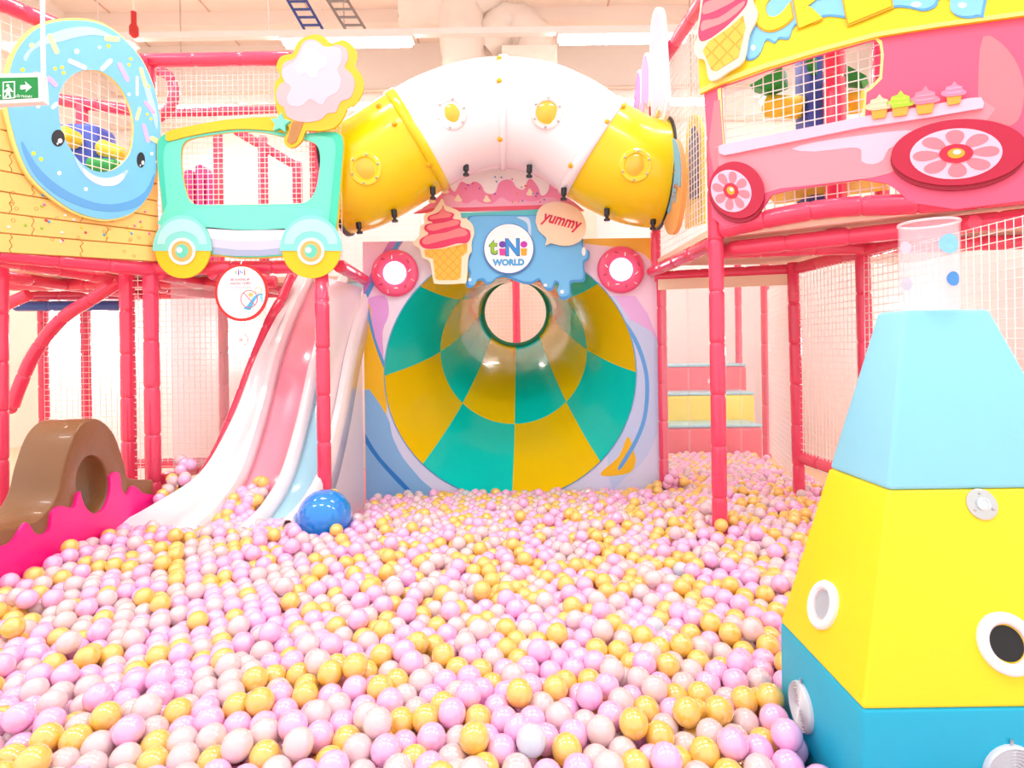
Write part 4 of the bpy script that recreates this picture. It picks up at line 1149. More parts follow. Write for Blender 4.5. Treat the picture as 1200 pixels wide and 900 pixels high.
for nm, lab, pts, c, d_ in (('candy_board', 'tall pale lilac swirl candy board on top of the right frame', [(776, 140), (774, 60), (776, 25), (781, 10), (787, 12), (790, 30), (793, 80), (795, 120), (791, 140), (786, 128), (780, 138)], (232, 204, 242), 0.05),
                            ('candy_board', 'lilac candy board with yellow edge, middle height of three', [(764, 145), (764, 100), (767, 72), (771, 62), (775, 75), (776, 100), (774, 125), (770, 120), (767, 142)], (206, 164, 228), 0.06),
                            ('candy_board', 'short violet candy board, lowest of three', [(756, 142), (758, 110), (762, 84), (766, 88), (766, 120), (763, 130), (760, 142)], (190, 144, 220), 0.07)):
    o = thing(nm, lab, 'wall board', sideR.to3(sideR.px(pts[0])))
    pts = smooth(pts, 3)
    board('edge', sideR, pts, M('candy_edge', (252, 226, 150) if d_ > .055 else (252, 240, 246), 0.45), o, d_, 0.03)
    mx_, my_ = sum(p[0] for p in pts) / len(pts), sum(p[1] for p in pts) / len(pts)
    board('swirl', sideR, [(mx_ + (x - mx_) * 0.78, my_ + (y - my_) * 0.92) for x, y in pts], M('candy_%d' % c[0], c, 0.45), o, d_ + 0.03, 0.004)

ws = thing('arched_window', 'yellow arched window board behind the side net of the right frame', 'window board', sideR.to3(sideR.px((818, 262)), -0.3))
inP = Plane((sideR.O - sideR.n * 0.3)[:2], (sideR.O - sideR.n * 0.3 + sideR.ex)[:2])
arch_o = [(806, 268), (806, 165), (809, 145), (815, 134), (822, 138), (826, 155), (827, 262)]
board('yellow_board', inP, arch_o, fy, ws, 0, 0.02)
board('dark_pane', inP, [(811, 235), (811, 168), (814, 150), (818, 148), (822, 160), (822, 232)], M('navy_pane', (40, 48, 90), 0.3), ws, 0.02, 0.004)
# foam post seen through the truck window
p = truckP.to3(truckP.px((940, 110)), -0.55)
t = thing('foam_roller_post', 'blue foam post with green wedges and yellow bolsters behind the truck window', 'foam post', (p.x, p.y, ZR + 0.06))
box('post', (p.x - 0.1, p.x + 0.1, p.y - 0.1, p.y + 0.1, ZR + 0.06, 3.0), fb, t, 0.02)
dpl = Plane((truckP.O - truckP.n * 0.45)[:2], (truckP.O - truckP.n * 0.45 + truckP.ex)[:2])
def bol(x0, y0, x1, y1, r, m, nm):
    a, b = dpl.to3(dpl.px((x0, y0))), dpl.to3(dpl.px((x1, y1)))
    tube(nm, [a, a.lerp(b, .08), a.lerp(b, .92), b], [r * .75, r, r, r * .75], m, t, 18)
bol(896, 124, 942, 126, 0.065, fy, 'bolster'); bol(982, 122, 1012, 118, 0.065, fy, 'bolster')
for pts in ([(884, 108), (922, 86), (924, 104), (902, 114)], [(985, 80), (1018, 98), (1012, 104), (984, 102)], [(948, 74), (958, 72), (958, 90), (950, 90)]):
    board('wedge', dpl, pts, fg, t, 0.0, 0.12)
o = mesh('foam_box', *slab(dpl, [dpl.px(q) for q in ((905, 236), (1040, 218), (1040, 196), (905, 212))], -0.1, 0.3, px=False), fy)
tag(o, 'low yellow foam pad on the deck showing under the pink truck board', 'foam pad')

# ------------------------------------------------------------------ pink ice cream truck board
tk = thing('truck_board', 'pink ice cream truck board with a serving window and flower wheels', 'wall board', truckP.to3(truckP.px((960, 262))))
K6 = (3.158, 820, 100)
K5b = (3.0, 800, 0)
winT = smooth([(846, 103), (900, 84), (960, 66), (1026, 48), (1033, 62), (1031, 94), (1016, 106), (1011, 139), (930, 155), (851, 170)], 3)
winT = [(846, 103), (872, 94), (900, 84), (960, 66), (1026, 48), (1031, 54), (1033, 66), (1031, 92), (1022, 102), (1015, 108), (1011, 139), (930, 155), (850, 171), (847.5, 140)]
body = [(826, 108), (840, 60), (1040, 0), (1250, -40), (1250, 225), (1200, 236), (1120, 246), (1066, 238), (1050, 222), (1040, 216), (1010, 211), (962, 218), (924, 224), (905, 229), (897, 242), (880, 262), (850, 268), (836, 255), (833, 215), (829, 150)]
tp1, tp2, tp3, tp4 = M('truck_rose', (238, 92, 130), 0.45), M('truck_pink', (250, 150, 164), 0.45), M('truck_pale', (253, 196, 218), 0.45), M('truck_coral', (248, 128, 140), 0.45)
board('body', truckP, body, tp1, tk, 0.0, 0.02, holes=[winT])
board('lower_side', truckP, smooth(zz([(70, 235), (90, 228), (600, 128), (1045, 60), (1050, 150), (760, 300), (640, 345), (300, 385), (230, 410), (120, 410), (80, 330)], *K6), 2), tp2, tk, 0.02, 0.002, clips=[body])
board('corner_tint', truckP, [(832, 170), (838, 120), (845, 118), (849, 172), (846, 190), (838, 205)], tp4, tk, 0.02, 0.0015)
board('corner_tint', truckP, smooth([(1152, 45), (1180, 60), (1198, 95), (1196, 135), (1180, 150), (1150, 140), (1146, 100)], 3), tp4, tk, 0.02, 0.0015)
board('counter', truckP, zz([(78, 232), (92, 226), (600, 126), (1000, 58), (1040, 56), (1050, 75), (1046, 95), (840, 130), (600, 165), (100, 266), (80, 258)], *K6), tp3, tk, 0.022, 0.02)
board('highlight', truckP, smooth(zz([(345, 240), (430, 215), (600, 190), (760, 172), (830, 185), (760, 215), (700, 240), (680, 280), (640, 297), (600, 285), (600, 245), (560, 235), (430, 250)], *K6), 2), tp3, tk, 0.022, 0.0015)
board('window_edge', truckP, [(842, 106), (872, 91), (900, 81), (960, 63), (1026, 45), (1034, 50), (1036, 66), (1034, 94), (1022, 106), (1016, 110), (1014, 139), (1010, 141), (930, 157), (849, 174), (845, 140)], M('window_lemon', (255, 240, 140), 0.45), tk, 0.0201, 0.001, holes=[winT])
# roof
rf = [(823, 113), (821, 70), (832, 20), (880, -40), (1250, -95), (1250, 16), (1200, 23), (1100, 36), (1028, 47), (960, 65), (900, 83), (846, 102)]
roof = board('roof', truckP, rf, M('truck_roof_yellow', (252, 220, 20), 0.45), tk, 0.022, 0.02)
board('roof_lip', truckP, [(823, 113), (846, 102), (900, 83), (960, 65), (1028, 47), (1100, 36), (1200, 23), (1250, 16), (1250, 12), (1200, 18), (1100, 31), (1028, 42), (960, 60), (900, 77.5), (846, 96), (823, 107)], M('roof_lemon', (255, 236, 120), 0.45), roof, 0.042, 0.0015)
drip = smooth(zz([(228, 215), (240, 140), (262, 60), (300, -60), (600, -160), (1060, -220), (1060, 50), (1040, 75), (990, 80), (950, 62), (945, 20), (905, 12), (890, 40), (850, 55), (800, 45), (750, 42), (650, 60), (600, 80), (520, 72), (470, 85), (400, 105), (380, 150), (345, 150), (330, 166), (300, 155), (280, 200), (255, 222)], *K5b), 3)
board('blue_drip', truckP, drip, M('drip_deep', (92, 170, 232), 0.45), roof, 0.042, 0.006)
board('blue_drip', truckP, [(945 + (x - 945) * 0.985, y - 2.2) for x, y in drip], M('drip_sky', (132, 204, 248), 0.45), roof, 0.048, 0.002)
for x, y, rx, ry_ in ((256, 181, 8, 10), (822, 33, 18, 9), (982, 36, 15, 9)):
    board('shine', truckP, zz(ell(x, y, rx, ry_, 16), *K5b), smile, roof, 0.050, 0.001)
yl, ylo = M('letter_yellow', (250, 214, 0), 0.4), M('letter_orange', (226, 170, 0), 0.4)
for ch, px, py, w_ in (('C', 907, 15, 0.172), ('R', 957, 1, 0.185), ('E', 1013, -15, 0.18)):
    text('letter_edge', ch, truckP, (px, py), w_ + 0.015, ylo, roof, 0.050, 0.004, fat=0.09, rot=math.radians(8), sy=1.25, res=10)
    text('letter', ch, truckP, (px, py), w_, yl, roof, 0.054, 0.004, fat=0.075, rot=math.radians(8), sy=1.25, res=10)
# wheels
def wheel(cx_, cy_, rx, ry_, wx, wy, wrx, wry, hx, hy, rot, lab):
    e = board('wheel', truckP, zz(ell(cx_ - 3, cy_ + 12, rx, ry_, 48, rot), *K6), M('tyre_dark', (164, 16, 52), 0.45), tk, 0.022, 0.018)
    board('tyre', truckP, zz(ell(cx_, cy_, rx, ry_ * 0.97, 48, rot), *K6), M('tyre_crimson', (190, 20, 62), 0.45), e, 0.04, 0.01)
    board('rim', truckP, zz(ell(wx, wy, wrx, wry, 44, rot), *K6), M('rim_pale', (250, 196, 220), 0.45), e, 0.05, 0.002)
    for k in range(8):
        a = k * math.pi / 4
        u0 = []
        for q in range(16):
            b = 2 * math.pi * q / 16
            r = 0.64 + 0.30 * math.cos(b); tt = 0.20 * math.sin(b) * (1 + 0.25 * math.cos(b))
            xx, yy = r * math.cos(a) - tt * math.sin(a), r * math.sin(a) + tt * math.cos(a)
            c, s = math.cos(rot), math.sin(rot)
            u0.append((wx + xx * wrx * c - yy * wry * s, wy + xx * wrx * s + yy * wry * c))
        board('petal', truckP, zz(u0, *K6), M('petal_coral', (246, 130, 146), 0.45), e, 0.052, 0.0015)
    board('hub', truckP, zz(ell(wx, wy, wrx * .37, wry * .37, 28, rot), *K6), M('hub_red', (232, 30, 66), 0.45), e, 0.054, 0.004)
    board('hub_centre', truckP, zz(ell(wx, wy, wrx * .19, wry * .2, 20, rot), *K6), M('hub_amber', (250, 168, 40), 0.45), e, 0.058, 0.003)
    board('hub_glint', truckP, zz(ell(wx + 3, wy - 4, wrx * .09, wry * .09, 12, rot), *K6), smile, e, 0.061, 0.001)
wheel(146, 394, 98, 110, 126, 398, 71, 80, 118, 397, math.radians(-35), '')
wheel(960, 258, 250, 124, 948, 264, 169, 92, 945, 264, math.radians(-4), '')
# cupcakes on the counter
for i, (x, y, s, c, lab) in enumerate(((665, 105, 1.0, (252, 206, 170), 'peach'), (742, 95, 1.05, (176, 224, 50), 'lime'), (832, 84, 1.15, (246, 132, 160), 'rose'), (938, 56, 0.95, (244, 140, 176), 'pink'))):
    t = board('cupcake', truckP, zz([(x - 30 * s, y - 10 * s), (x + 34 * s, y - 14 * s), (x + 24 * s, y + 26 * s), (x - 20 * s, y + 32 * s)], *K6), M('cup_waffle', (240, 172, 60), 0.45), tk, 0.044, 0.01, label='ice cream cup with %s swirl' % lab)
    m = M('cup_' + lab, c, 0.45); m2 = M('cup_light_' + lab, [min(255, q + 22) for q in c], 0.45)
    board('swirl', truckP, smooth(zz([(x - 46 * s, y - 4 * s), (x - 44 * s, y - 18 * s), (x - 30 * s, y - 24 * s), (x - 28 * s, y - 36 * s), (x - 8 * s, y - 42 * s), (x + 4 * s, y - 58 * s), (x + 14 * s, y - 44 * s), (x + 34 * s, y - 38 * s), (x + 34 * s, y - 28 * s), (x + 48 * s, y - 20 * s), (x + 46 * s, y - 8 * s), (x + 10 * s, y - 2 * s), (x - 20 * s, y + 2 * s)], *K6), 2), m, t, 0.046, 0.012)
    for dy in (0, -16):
        board('swirl_band', truckP, smooth(zz([(x - 30 * s, y - 12 * s + dy), (x, y - 16 * s + dy), (x + 30 * s, y - 20 * s + dy), (x + 26 * s, y - 14 * s + dy), (x, y - 10 * s + dy), (x - 26 * s, y - 8 * s + dy)], *K6), 2), m2, t, 0.058, 0.0015)
# ice cream board at the truck's corner
K3 = (2.609, 740, 0)
crn = Plane((1.19 - 0.22, 3.32 + 0.156), (2.30, 2.53))
cone_sign('ice_cream_sign', 'large tilted ice cream cone board at the corner of the truck roof', Plane((truckP.O + truckP.n * 0.06)[:2], (truckP.O + truckP.n * 0.06 + truckP.ex)[:2]), K3,
    [(240, 246), (228, 190), (206, 180), (194, 150), (205, 120), (205, 90), (212, 40), (228, -60), (300, -120), (370, -60), (372, 0), (388, 40), (380, 75), (362, 110), (345, 190), (300, 222), (265, 246)],
    [(215, 130), (208, 105), (215, 60), (222, 10), (240, -60), (300, -100), (355, -40), (358, 10), (340, 40), (300, 80), (262, 110), (238, 125)],
    [[(218, 100), (222, 70), (270, 60), (330, 20), (350, 10), (340, 32), (290, 72), (240, 92)], [(224, 50), (228, 15), (270, 0), (330, -40), (345, -30), (330, 0), (280, 30)]],
    [(222, 160), (240, 132), (262, 118), (305, 88), (345, 52), (352, 90), (330, 180), (262, 222), (248, 218)], diamonds(225, 350, 70, 225, 24))

# ------------------------------------------------------------------ foam tower on the right
tw = thing('foam_tower', 'tapered foam tower in teal, yellow and pale blue with portholes', 'foam tower', (1.15, 1.5, -0.19))
Fp = [at(1011, 832, 1.30), at(1041, 575, 1.452), at(1062, 363, 1.585)]
Bp = [at(914, 729, 1.72), at(971, 549, 1.727), at(1027, 366, 1.665)]
lev = [0.5 * (Fp[i].z + Bp[i].z) for i in range(3)]
xr = at(1159, 360, 1.585).x
mid = 0.5 * (Fp[2].x + xr)
rings = []
for i in range(3):
    Fp[i].z = Bp[i].z = lev[i]
    rings.append([Fp[i], Vector((2 * mid - Fp[i].x, Fp[i].y, lev[i])), Vector((2 * mid - Bp[i].x, Bp[i].y, lev[i])), Bp[i]])
base = [Vector((p.x, p.y, -0.19)) for p in rings[0]]
lv = [base] + rings
vin = lambda n, c: M(n, c, 0.5, 0.05, 0.03, 5, 0.12, 420)
tcols = [vin('teal_vinyl', (0, 178, 214)), vin('yellow_vinyl', (250, 218, 16)), vin('pale_blue_vinyl', (138, 212, 238))]
tsec = []
for i, (nm, m) in enumerate(zip(('base_section', 'middle_section', 'top_section'), tcols)):
    a, b = lv[i], lv[i + 1]
    v = a + b
    f = [[k, (k + 1) % 4, (k + 1) % 4 + 4, k + 4] for k in range(4)] + [[3, 2, 1, 0], [4, 5, 6, 7]]
    o = mesh(nm, v, f, m, tw)
    bevel(o, 0.008 if i < 2 else 0.012, 3)
    tsec.append(o)
def on_face(px, py, p0, p1, p2):
    n = (p1 - p0).cross(p2 - p0).normalized()
    d = ray(px, py); o0 = Vector((0, 0, H))
    if n.dot(d) > 0: n = -n
    t = (p0 - o0).dot(n) / d.dot(n)
    return o0 + d * t, n
dark_h = M('dark_port', (16, 15, 18), 0.5)
for px, py, pts, r in ((965.5, 709, (Bp[0], Fp[0], Bp[1]), 0.062), (1179, 754, (Fp[0], rings[0][1], Fp[1]), 0.066)):
    q, n = on_face(px, py, *pts)
    r_ = ring('porthole', q - n * 0.004, n, r * 0.62, r, 0, 0.016, white_pl, tw, 40)
    lathe('port_tube', q - n * 0.004, n, [(r * 0.66, 0.012), (r * 0.62, 0.004), (r * 0.56, 0.002), (r * 0.5, 0.0015)], white_pl, r_, 36, caps=False)
    lathe('port_dark', q - n * 0.001, n, [(r * 0.57, 0.0), (r * 0.57, 0.003), (0, 0.004)], M('port_grey', (176, 186, 196), 0.4) if px < 1000 else dark_h, r_, 36)
q, n = on_face(1150, 591, Fp[0], rings[0][1], Fp[1])
dsc = lathe('metal_plate', q, n, [(0.037, 0.0), (0.037, 0.003), (0.034, 0.0045), (0, 0.005)], M('brushed_plate', (206, 206, 204), 0.3, metal=0.85), tw, 36)
lathe('button', q, n, [(0.016, 0.005), (0.016, 0.009), (0.011, 0.011), (0.010, 0.009), (0, 0.009)], M('button_steel', (214, 226, 236), 0.2, metal=0.7), dsc, 24)
u = n.cross(Vector((0, 0, 1))).normalized(); w_ = n.cross(u)
for k in range(3):
    a = k * 2 * math.pi / 3 + 2.65
    sphere('screw', q + n * 0.005 + u * 0.026 * math.cos(a) + w_ * 0.026 * math.sin(a), 0.0035, screw_m, dsc, 8, 6)
coil_m = M('coil_grey_plastic', (214, 216, 222), 0.25, 0.3)
for px, py, pts, r in ((941, 828, (base[3], base[0], Bp[0]), 0.062), (1184, 905, (base[0], base[1], Fp[0]), 0.062)):
    q, n = on_face(px, py, *pts)
    prof = [(r, 0.0), (r, 0.008)]
    for k in range(8):
        rr_ = r * (1 - (k + 1) / 9.0)
        prof += [(rr_ + r / 18, 0.013), (rr_, 0.007)]
    prof += [(0, 0.01)]
    e = lathe('ribbed_disc', q, n, prof, coil_m, tw, 40)
    uu = Vector((0, 0, 1)) - n * n.z
    uu.normalize()
    tube('hook', [q + uu * r + n * 0.004, q + uu * (r + 0.012) + n * 0.006], 0.003, screw_m, e, 8)
# clear cylinder on top with dots
c0 = at(1088.5, 350, 1.63); r = 0.071
cz0, cz1 = lev[2] - 0.002, at(1088, 262, 1.63).z
cy = thing('acrylic_cylinder', 'clear acrylic cylinder with blue dots on top of the foam tower', 'cylinder', (c0.x, 1.628, cz0))
acr = M('clear_cylinder_wall', (250, 238, 246), 0.05, 0.8, 0, clear=0.8)
v, f = [], []
n = 40
for z in (cz0, cz0 + .01, cz1 - 0.004, cz1):
    for k in range(n):
        a = 2 * math.pi * k / n; v.append((c0.x + r * math.cos(a), 1.628 + r * math.sin(a), z))
for i in range(3):
    for k in range(n):
        f.append([i * n + k, i * n + (k + 1) % n, (i + 1) * n + (k + 1) % n, (i + 1) * n + k])
o = mesh('wall', v, f, acr, cy, shade=True)
md = o.modifiers.new('solid', 'SOLIDIFY'); md.thickness = 0.004
ring('lip', (c0.x, 1.628, cz1 - 0.003), (0, 0, 1), r - 0.005, r + 0.002, 0, 0.006, M('lip_clear', (252, 236, 244), 0.1, 0.5, clear=0.4), cy, 40)
for px, py, rad, cc_, back in ((1090, 286, 0.026, (140, 212, 250), 0), (1094, 327, 0.019, (74, 150, 226), 0), (1083, 333, 0.018, (190, 216, 244), 1), (1082, 290, 0.018, (190, 226, 250), 1)):
    d_ = ray(px, py)
    ang = math.atan2((px - 1088.5) / 30 * (1 if not back else 1), 1)
    aa = math.asin(max(-.9, min(.9, (px - 1088.5) / 30.5)))
    nn = Vector((math.sin(aa), -math.cos(aa) if not back else math.cos(aa), 0))
    zc = at(px, py, 1.56 if not back else 1.7).z
    pc = Vector((c0.x, 1.628, zc)) + nn * (r + 0.0025)
    v, f = [pc], []
    tang = Vector((-nn.y, nn.x, 0))
    for rr_i in (0.5, 1.0):
        for k in range(24):
            a = 2 * math.pi * k / 24
            sft = rad * rr_i * math.cos(a) / r
            base_a = math.atan2(nn.y, nn.x) + sft
            v.append((c0.x + (r + 0.0035) * math.cos(base_a), 1.628 + (r + 0.0035) * math.sin(base_a), zc + rad * rr_i * math.sin(a)))
    for k in range(24):
        f.append([0, 1 + k, 1 + (k + 1) % 24]); f.append([1 + k, 25 + k, 25 + (k + 1) % 24, 1 + (k + 1) % 24])
    mesh('dot_sticker', v, f, M('dot_%d' % cc_[0], cc_, 0.4), cy)

# ------------------------------------------------------------------ the balls
BR = 0.0385
def surf(x, y):
    s = 0.012 * np.sin(2.1 * x + 1.3 * y) + 0.012 * np.sin(3.7 * y - 1.2 * x + 1) - 0.10 * np.clip((y - 3.2) / 1.5, 0, 1)
    s += 0.05 * np.clip((x + 1.2) / -1.0, 0, 1) * np.clip((y - 2.0), 0, 1)            # heaped towards the magenta wall and slide
    s += 0.03 * np.clip((x - 0.4) / 0.4, 0, 1) * np.clip(2.2 - y, 0, 1)
    return s
X0, X1, Y0, Y1 = -2.23, 2.08, 1.12, 6.08
g = BR * 2 * 0.95
pts = []
for li in range(2):
    ys = np.arange(Y0, Y1, g * 0.87); xs = np.arange(X0, X1 + 0.35, g)
    for j, y in enumerate(ys):
        xx = xs + (j % 2) * g / 2 + rng.normal(0, 0.014, len(xs)) + li * g * 0.4
        yy = np.full(len(xs), y + li * g * 0.5) + rng.normal(0, 0.014, len(xs))
        pts.append(np.stack([xx, yy, np.zeros(len(xs)) + (-0.012 - li * 0.056)], 1))
P = np.concatenate(pts)
def allowed(P):
    x, y = P[:, 0], P[:, 1]
    ok = (x > X0) & (y > Y0) & (y < Y1)
    ok &= ~((np.abs(x) < 1.17) & (y > YP - 0.04))
    ok &= ~((x < -1.1) & (y > 3.92))
    ok &= ~((x > -2.1) & (x < -1.0) & (y > 3.72))
    ok &= ~((x > 2.08) & (y < 4.4)) & (x < 2.4)
    ok &= ~((x > 0.74) & (x < 1.6) & (y > 1.26) & (y < 1.76))
    ok &= ~((y > 4.55) & (x < 1.17))
    return ok
P = P[allowed(P)]
# jumble: lift a random share of the balls so that they sit on their neighbours
lift = rng.random(len(P))
P[:, 2] += np.where(lift < 0.22, rng.uniform(0.015, 0.04, len(P)), 0) + rng.normal(0, 0.006, len(P))
P[:, 2] += surf(P[:, 0], P[:, 1]) - BR * 0.2
# relax overlaps (position-based, cells of one ball diameter)
D2 = 2 * BR
org = np.array([X0 - 0.3, Y0 - 0.3, -0.6])
for it in range(36):
    P[:, 2] -= 0.0012
    P[:, 2] += 0.03 * np.clip(surf(P[:, 0], P[:, 1]) - 0.02 - P[:, 2], 0, 1) * (rng.random(len(P)) < .5)
    c = np.floor((P - org) / D2).astype(int)
    dims = c.max(0) + 2
    key = (c[:, 0] * dims[1] + c[:, 1]) * dims[2] + c[:, 2]
    order = np.argsort(key, kind='stable'); ks = key[order]
    start = np.searchsorted(ks, ks, 'left')
    rank = np.arange(len(ks)) - start
    table = np.full((dims.prod() + 1, 5), -1, dtype=np.int32)
    mk = rank < 5
    table[ks[mk], rank[mk]] = order[mk]
    corr = np.zeros_like(P); cnt = np.zeros(len(P))
    for dx in (-1, 0, 1):
        for dy in (-1, 0, 1):
            for dz in (-1, 0, 1):
                cc_ = c + np.array([dx, dy, dz])
                good = ((cc_ >= 0) & (cc_ < dims)).all(1)
                kk_ = np.where(good, (cc_[:, 0] * dims[1] + cc_[:, 1]) * dims[2] + cc_[:, 2], dims.prod())
                nb = table[kk_]
                for s in range(5):
                    j = nb[:, s]; ok = (j >= 0) & (j != np.arange(len(P)))
                    if not ok.any(): continue
                    i_ = np.nonzero(ok)[0]; j_ = j[i_]
                    dv = P[i_] - P[j_]; ds = np.linalg.norm(dv, axis=1) + 1e-9
                    ov = D2 - ds; h = ov > 0
                    i2 = i_[h]
                    np.add.at(corr, i2, dv[h] / ds[h][:, None] * (0.5 * ov[h])[:, None]); np.add.at(cnt, i2, 1)
    P += corr * (0.75 / np.maximum(1, cnt * 0.55))[:, None]
    fl = -0.19 + BR
    P[:, 2] = np.maximum(P[:, 2], fl)
    P[:, 0] = np.clip(P[:, 0], X0 + BR, 2.4); P[:, 1] = np.clip(P[:, 1], Y0 - 0.1, Y1)
    nearp = (np.abs(P[:, 0]) < 1.17) & (P[:, 1] > YP - BR - 0.005)
    P[nearp, 1] = YP - BR - 0.005
    # tower
    tx0, ty0, ty1 = base[0].x - BR, base[0].y - BR, base[3].y + BR
    ins = (P[:, 0] > tx0) & (P[:, 0] < 1.7) & (P[:, 1] > ty0) & (P[:, 1] < ty1)
    pl2 = np.stack([P[:, 0] - tx0, P[:, 1] - ty0, ty1 - P[:, 1]], 1)
    w = pl2.argmin(1)
    P[ins & (w == 0), 0] = tx0; P[ins & (w == 1), 1] = ty0; P[ins & (w == 2), 1] = ty1
    # slide foot and blue ball, posts
    for cx_, cy_, rad in ((xp, 3.4, 0.046), (X(776.5, 4.62), 4.62, 0.04), (xc, 3.95, 0.045)):
        dv = P[:, :2] - np.array([cx_, cy_]); ds = np.linalg.norm(dv, axis=1) + 1e-9
        h = ds < rad + BR
        P[h, :2] += dv[h] / ds[h][:, None] * (rad + BR - ds[h])[:, None]
    dv = P - np.array(BLUE_C); ds = np.linalg.norm(dv, axis=1) + 1e-9
    h = ds < 0.152 + BR
    P[h] += dv[h] / ds[h][:, None] * (0.152 + BR - ds[h])[:, None]
# balls caught on the slide foot
sp = np.array([(q[0], q[1]) for q in path])
onsl = (P[:, 0] > -2.2) & (P[:, 0] < -1.1) & (P[:, 1] > 3.3)
fz = np.interp(P[:, 1], sp[::-1, 0], sp[::-1, 1])
P[onsl, 2] = np.maximum(P[onsl, 2], fz[onsl] + BR + 0.004)
x0s = np.interp(P[:, 1], sp[::-1, 0], np.array([q[2] for q in path])[::-1]); wls = np.interp(P[:, 1], sp[::-1, 0], np.array([q[3] for q in path])[::-1])
drop = (P[:, 1] > 3.4) & (P[:, 0] > x0s - wls - 0.03) & (P[:, 0] < x0s + 0.03)
drop |= (P[:, 1] > 3.45) & (P[:, 0] > x0s + 0.19) & (P[:, 0] < x0s + 0.58)
P = P[~drop]
extra = []
for _ in range(26):
    y = rng.uniform(3.5, 3.78); x = rng.uniform(-1.72, -1.56)
    extra.append((x, y, float(np.interp(y, sp[::-1, 0], sp[::-1, 1])) + BR + 0.006 + rng.uniform(0, 0.05)))
for px, py, Y in ((186, 581, 4.0), (197, 579, 4.0), (207, 577, 4.05), (200, 573, 4.15), (188, 574, 4.15)):
    q = at(px, py, Y); extra.append(tuple(q))
P = np.concatenate([P, np.array(extra)])
N = len(P)
# clustered colours: 0 pink, 1 pale clear pink, 2 gold, 3 clear bluish
cl_ = np.sin(P[:, 0] * 9 + 2 * np.sin(P[:, 1] * 5)) * 0.05
u = rng.random(N)
kindb = np.where(u < 0.42 + cl_, 0, np.where(u < 0.715, 1, np.where(u < 0.994, 2, 3)))
ball_m = [M('pink_ball_plastic', (255, 184, 228), 0.2, 1.0, 0.02, sss=0.35, cior=1.9), M('clear_pink_ball_plastic', (255, 222, 226), 0.14, 1.0, 0.02, clear=0.2, sss=0.7, cior=1.9),
          M('gold_ball_plastic', (250, 200, 92), 0.2, 1.0, 0.04, sss=0.25, cior=1.9), M('clear_blue_ball_plastic', (222, 234, 252), 0.14, 1.0, 0.02, clear=0.25, sss=0.5, cior=1.9)]
# visible size of each ball from the camera's place
W2, H2 = 600, 450
idb = np.full((H2, W2), -1, dtype=np.int32)
depth = P[:, 1]
for i in np.argsort(-depth):
    y = depth[i]
    a, b = P[i, 0] / y, (P[i, 2] - H) / y
    u_, v_ = a * cr - b * sr, a * sr + b * cr
    px, py, rp_ = (CX + F * u_) / 2, (CY - F * v_) / 2, BR * F / y / 2
    x0_, x1_, y0_, y1_ = int(px - rp_), int(px + rp_) + 2, int(py - rp_), int(py + rp_) + 2
    x0_, y0_, x1_, y1_ = max(x0_, 0), max(y0_, 0), min(x1_, W2), min(y1_, H2)
    if x0_ >= x1_ or y0_ >= y1_: continue
    gy, gx = np.ogrid[y0_:y1_, x0_:x1_]
    mk = (gx - px) ** 2 + (gy - py) ** 2 <= rp_ ** 2
    idb[y0_:y1_, x0_:x1_][mk] = i
vis = np.bincount(idb[idb >= 0], minlength=N)
top = set(np.argsort(-vis)[:300].tolist())
labels = ['glossy bubblegum pink plastic ball lying in the ball pit', 'clear pale pink plastic ball lying in the ball pit', 'shiny gold plastic ball lying in the ball pit', 'clear pale blue plastic ball lying in the ball pit']
groups = ['pink balls in the pit', 'clear pale pink balls in the pit', 'gold balls in the pit', 'clear pale blue balls in the pit']
names = ['pink_ball', 'clear_pink_ball', 'gold_ball', 'clear_blue_ball']
bm_me = []
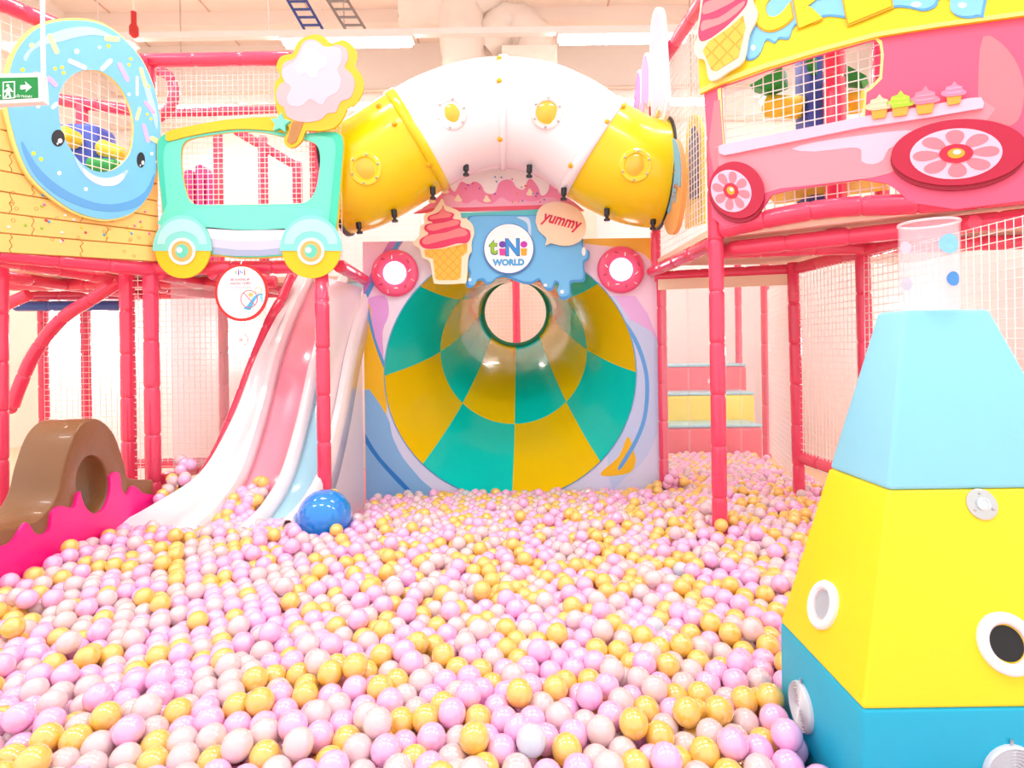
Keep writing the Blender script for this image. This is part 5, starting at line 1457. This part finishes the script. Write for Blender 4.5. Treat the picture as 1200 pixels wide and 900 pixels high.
for k in range(4):
    v, f = sphere_vf((0, 0, 0), BR, 24, 14)
    me = bpy.data.meshes.new(names[k]); me.from_pydata([tuple(q) for q in v], [], f)
    me.polygons.foreach_set('use_smooth', [True] * len(me.polygons)); me.materials.append(ball_m[k]); me.update()
    bm_me.append(me)
for i in sorted(top):
    k = int(kindb[i])
    o = bpy.data.objects.new(names[k], bm_me[k])
    o.location = P[i]; o.rotation_euler = (random.uniform(0, 3), random.uniform(0, 3), 0)
    COL.objects.link(o); tag(o, labels[k], 'ball', groups[k])
rest = [i for i in range(N) if i not in top]
vv, ff, mi = [], [], []
base_n = 0
unit = {}
for res in ((16, 10), (10, 7)):
    v, f = sphere_vf((0, 0, 0), BR, *res)
    unit[res] = (np.array([tuple(q) for q in v]), f)
loops, lstart, ltotal = [], [], []
lc = 0
for res, sel in (((16, 10), [i for i in rest if P[i, 1] < 3.0]), ((10, 7), [i for i in rest if P[i, 1] >= 3.0])):
    uv, uf = unit[res]
    nv = len(uv)
    flat = np.array([q for f in uf for q in f]); tot = np.array([len(f) for f in uf])
    S = np.array(sel)
    vv.append((uv[None] + P[S][:, None, :]).reshape(-1, 3))
    loops.append((flat[None] + (base_n + np.arange(len(S)) * nv)[:, None]).reshape(-1))
    ltotal.append(np.tile(tot, len(S)))
    mi.append(np.repeat(kindb[S], len(uf)))
    base_n += nv * len(S)
vv = np.concatenate(vv).astype(np.float32); loops = np.concatenate(loops).astype(np.int32); ltotal = np.concatenate(ltotal).astype(np.int32); mi = np.concatenate(mi).astype(np.int32)
me = bpy.data.meshes.new('pit_balls')
me.vertices.add(len(vv)); me.vertices.foreach_set('co', vv.ravel())
me.loops.add(len(loops)); me.loops.foreach_set('vertex_index', loops)
me.polygons.add(len(ltotal)); me.polygons.foreach_set('loop_start', np.concatenate([[0], np.cumsum(ltotal)[:-1]]).astype(np.int32))
for m in ball_m: me.materials.append(m)
me.polygons.foreach_set('material_index', mi)
me.polygons.foreach_set('use_smooth', np.ones(len(ltotal), dtype=bool))
me.update(calc_edges=True); me.validate()
o = bpy.data.objects.new('pit_balls', me); COL.objects.link(o)
tag(o, 'mass of pink, clear and gold plastic balls filling the ball pit', 'balls', None, 'stuff')
print('balls', N, 'visible', int((vis > 0).sum()))
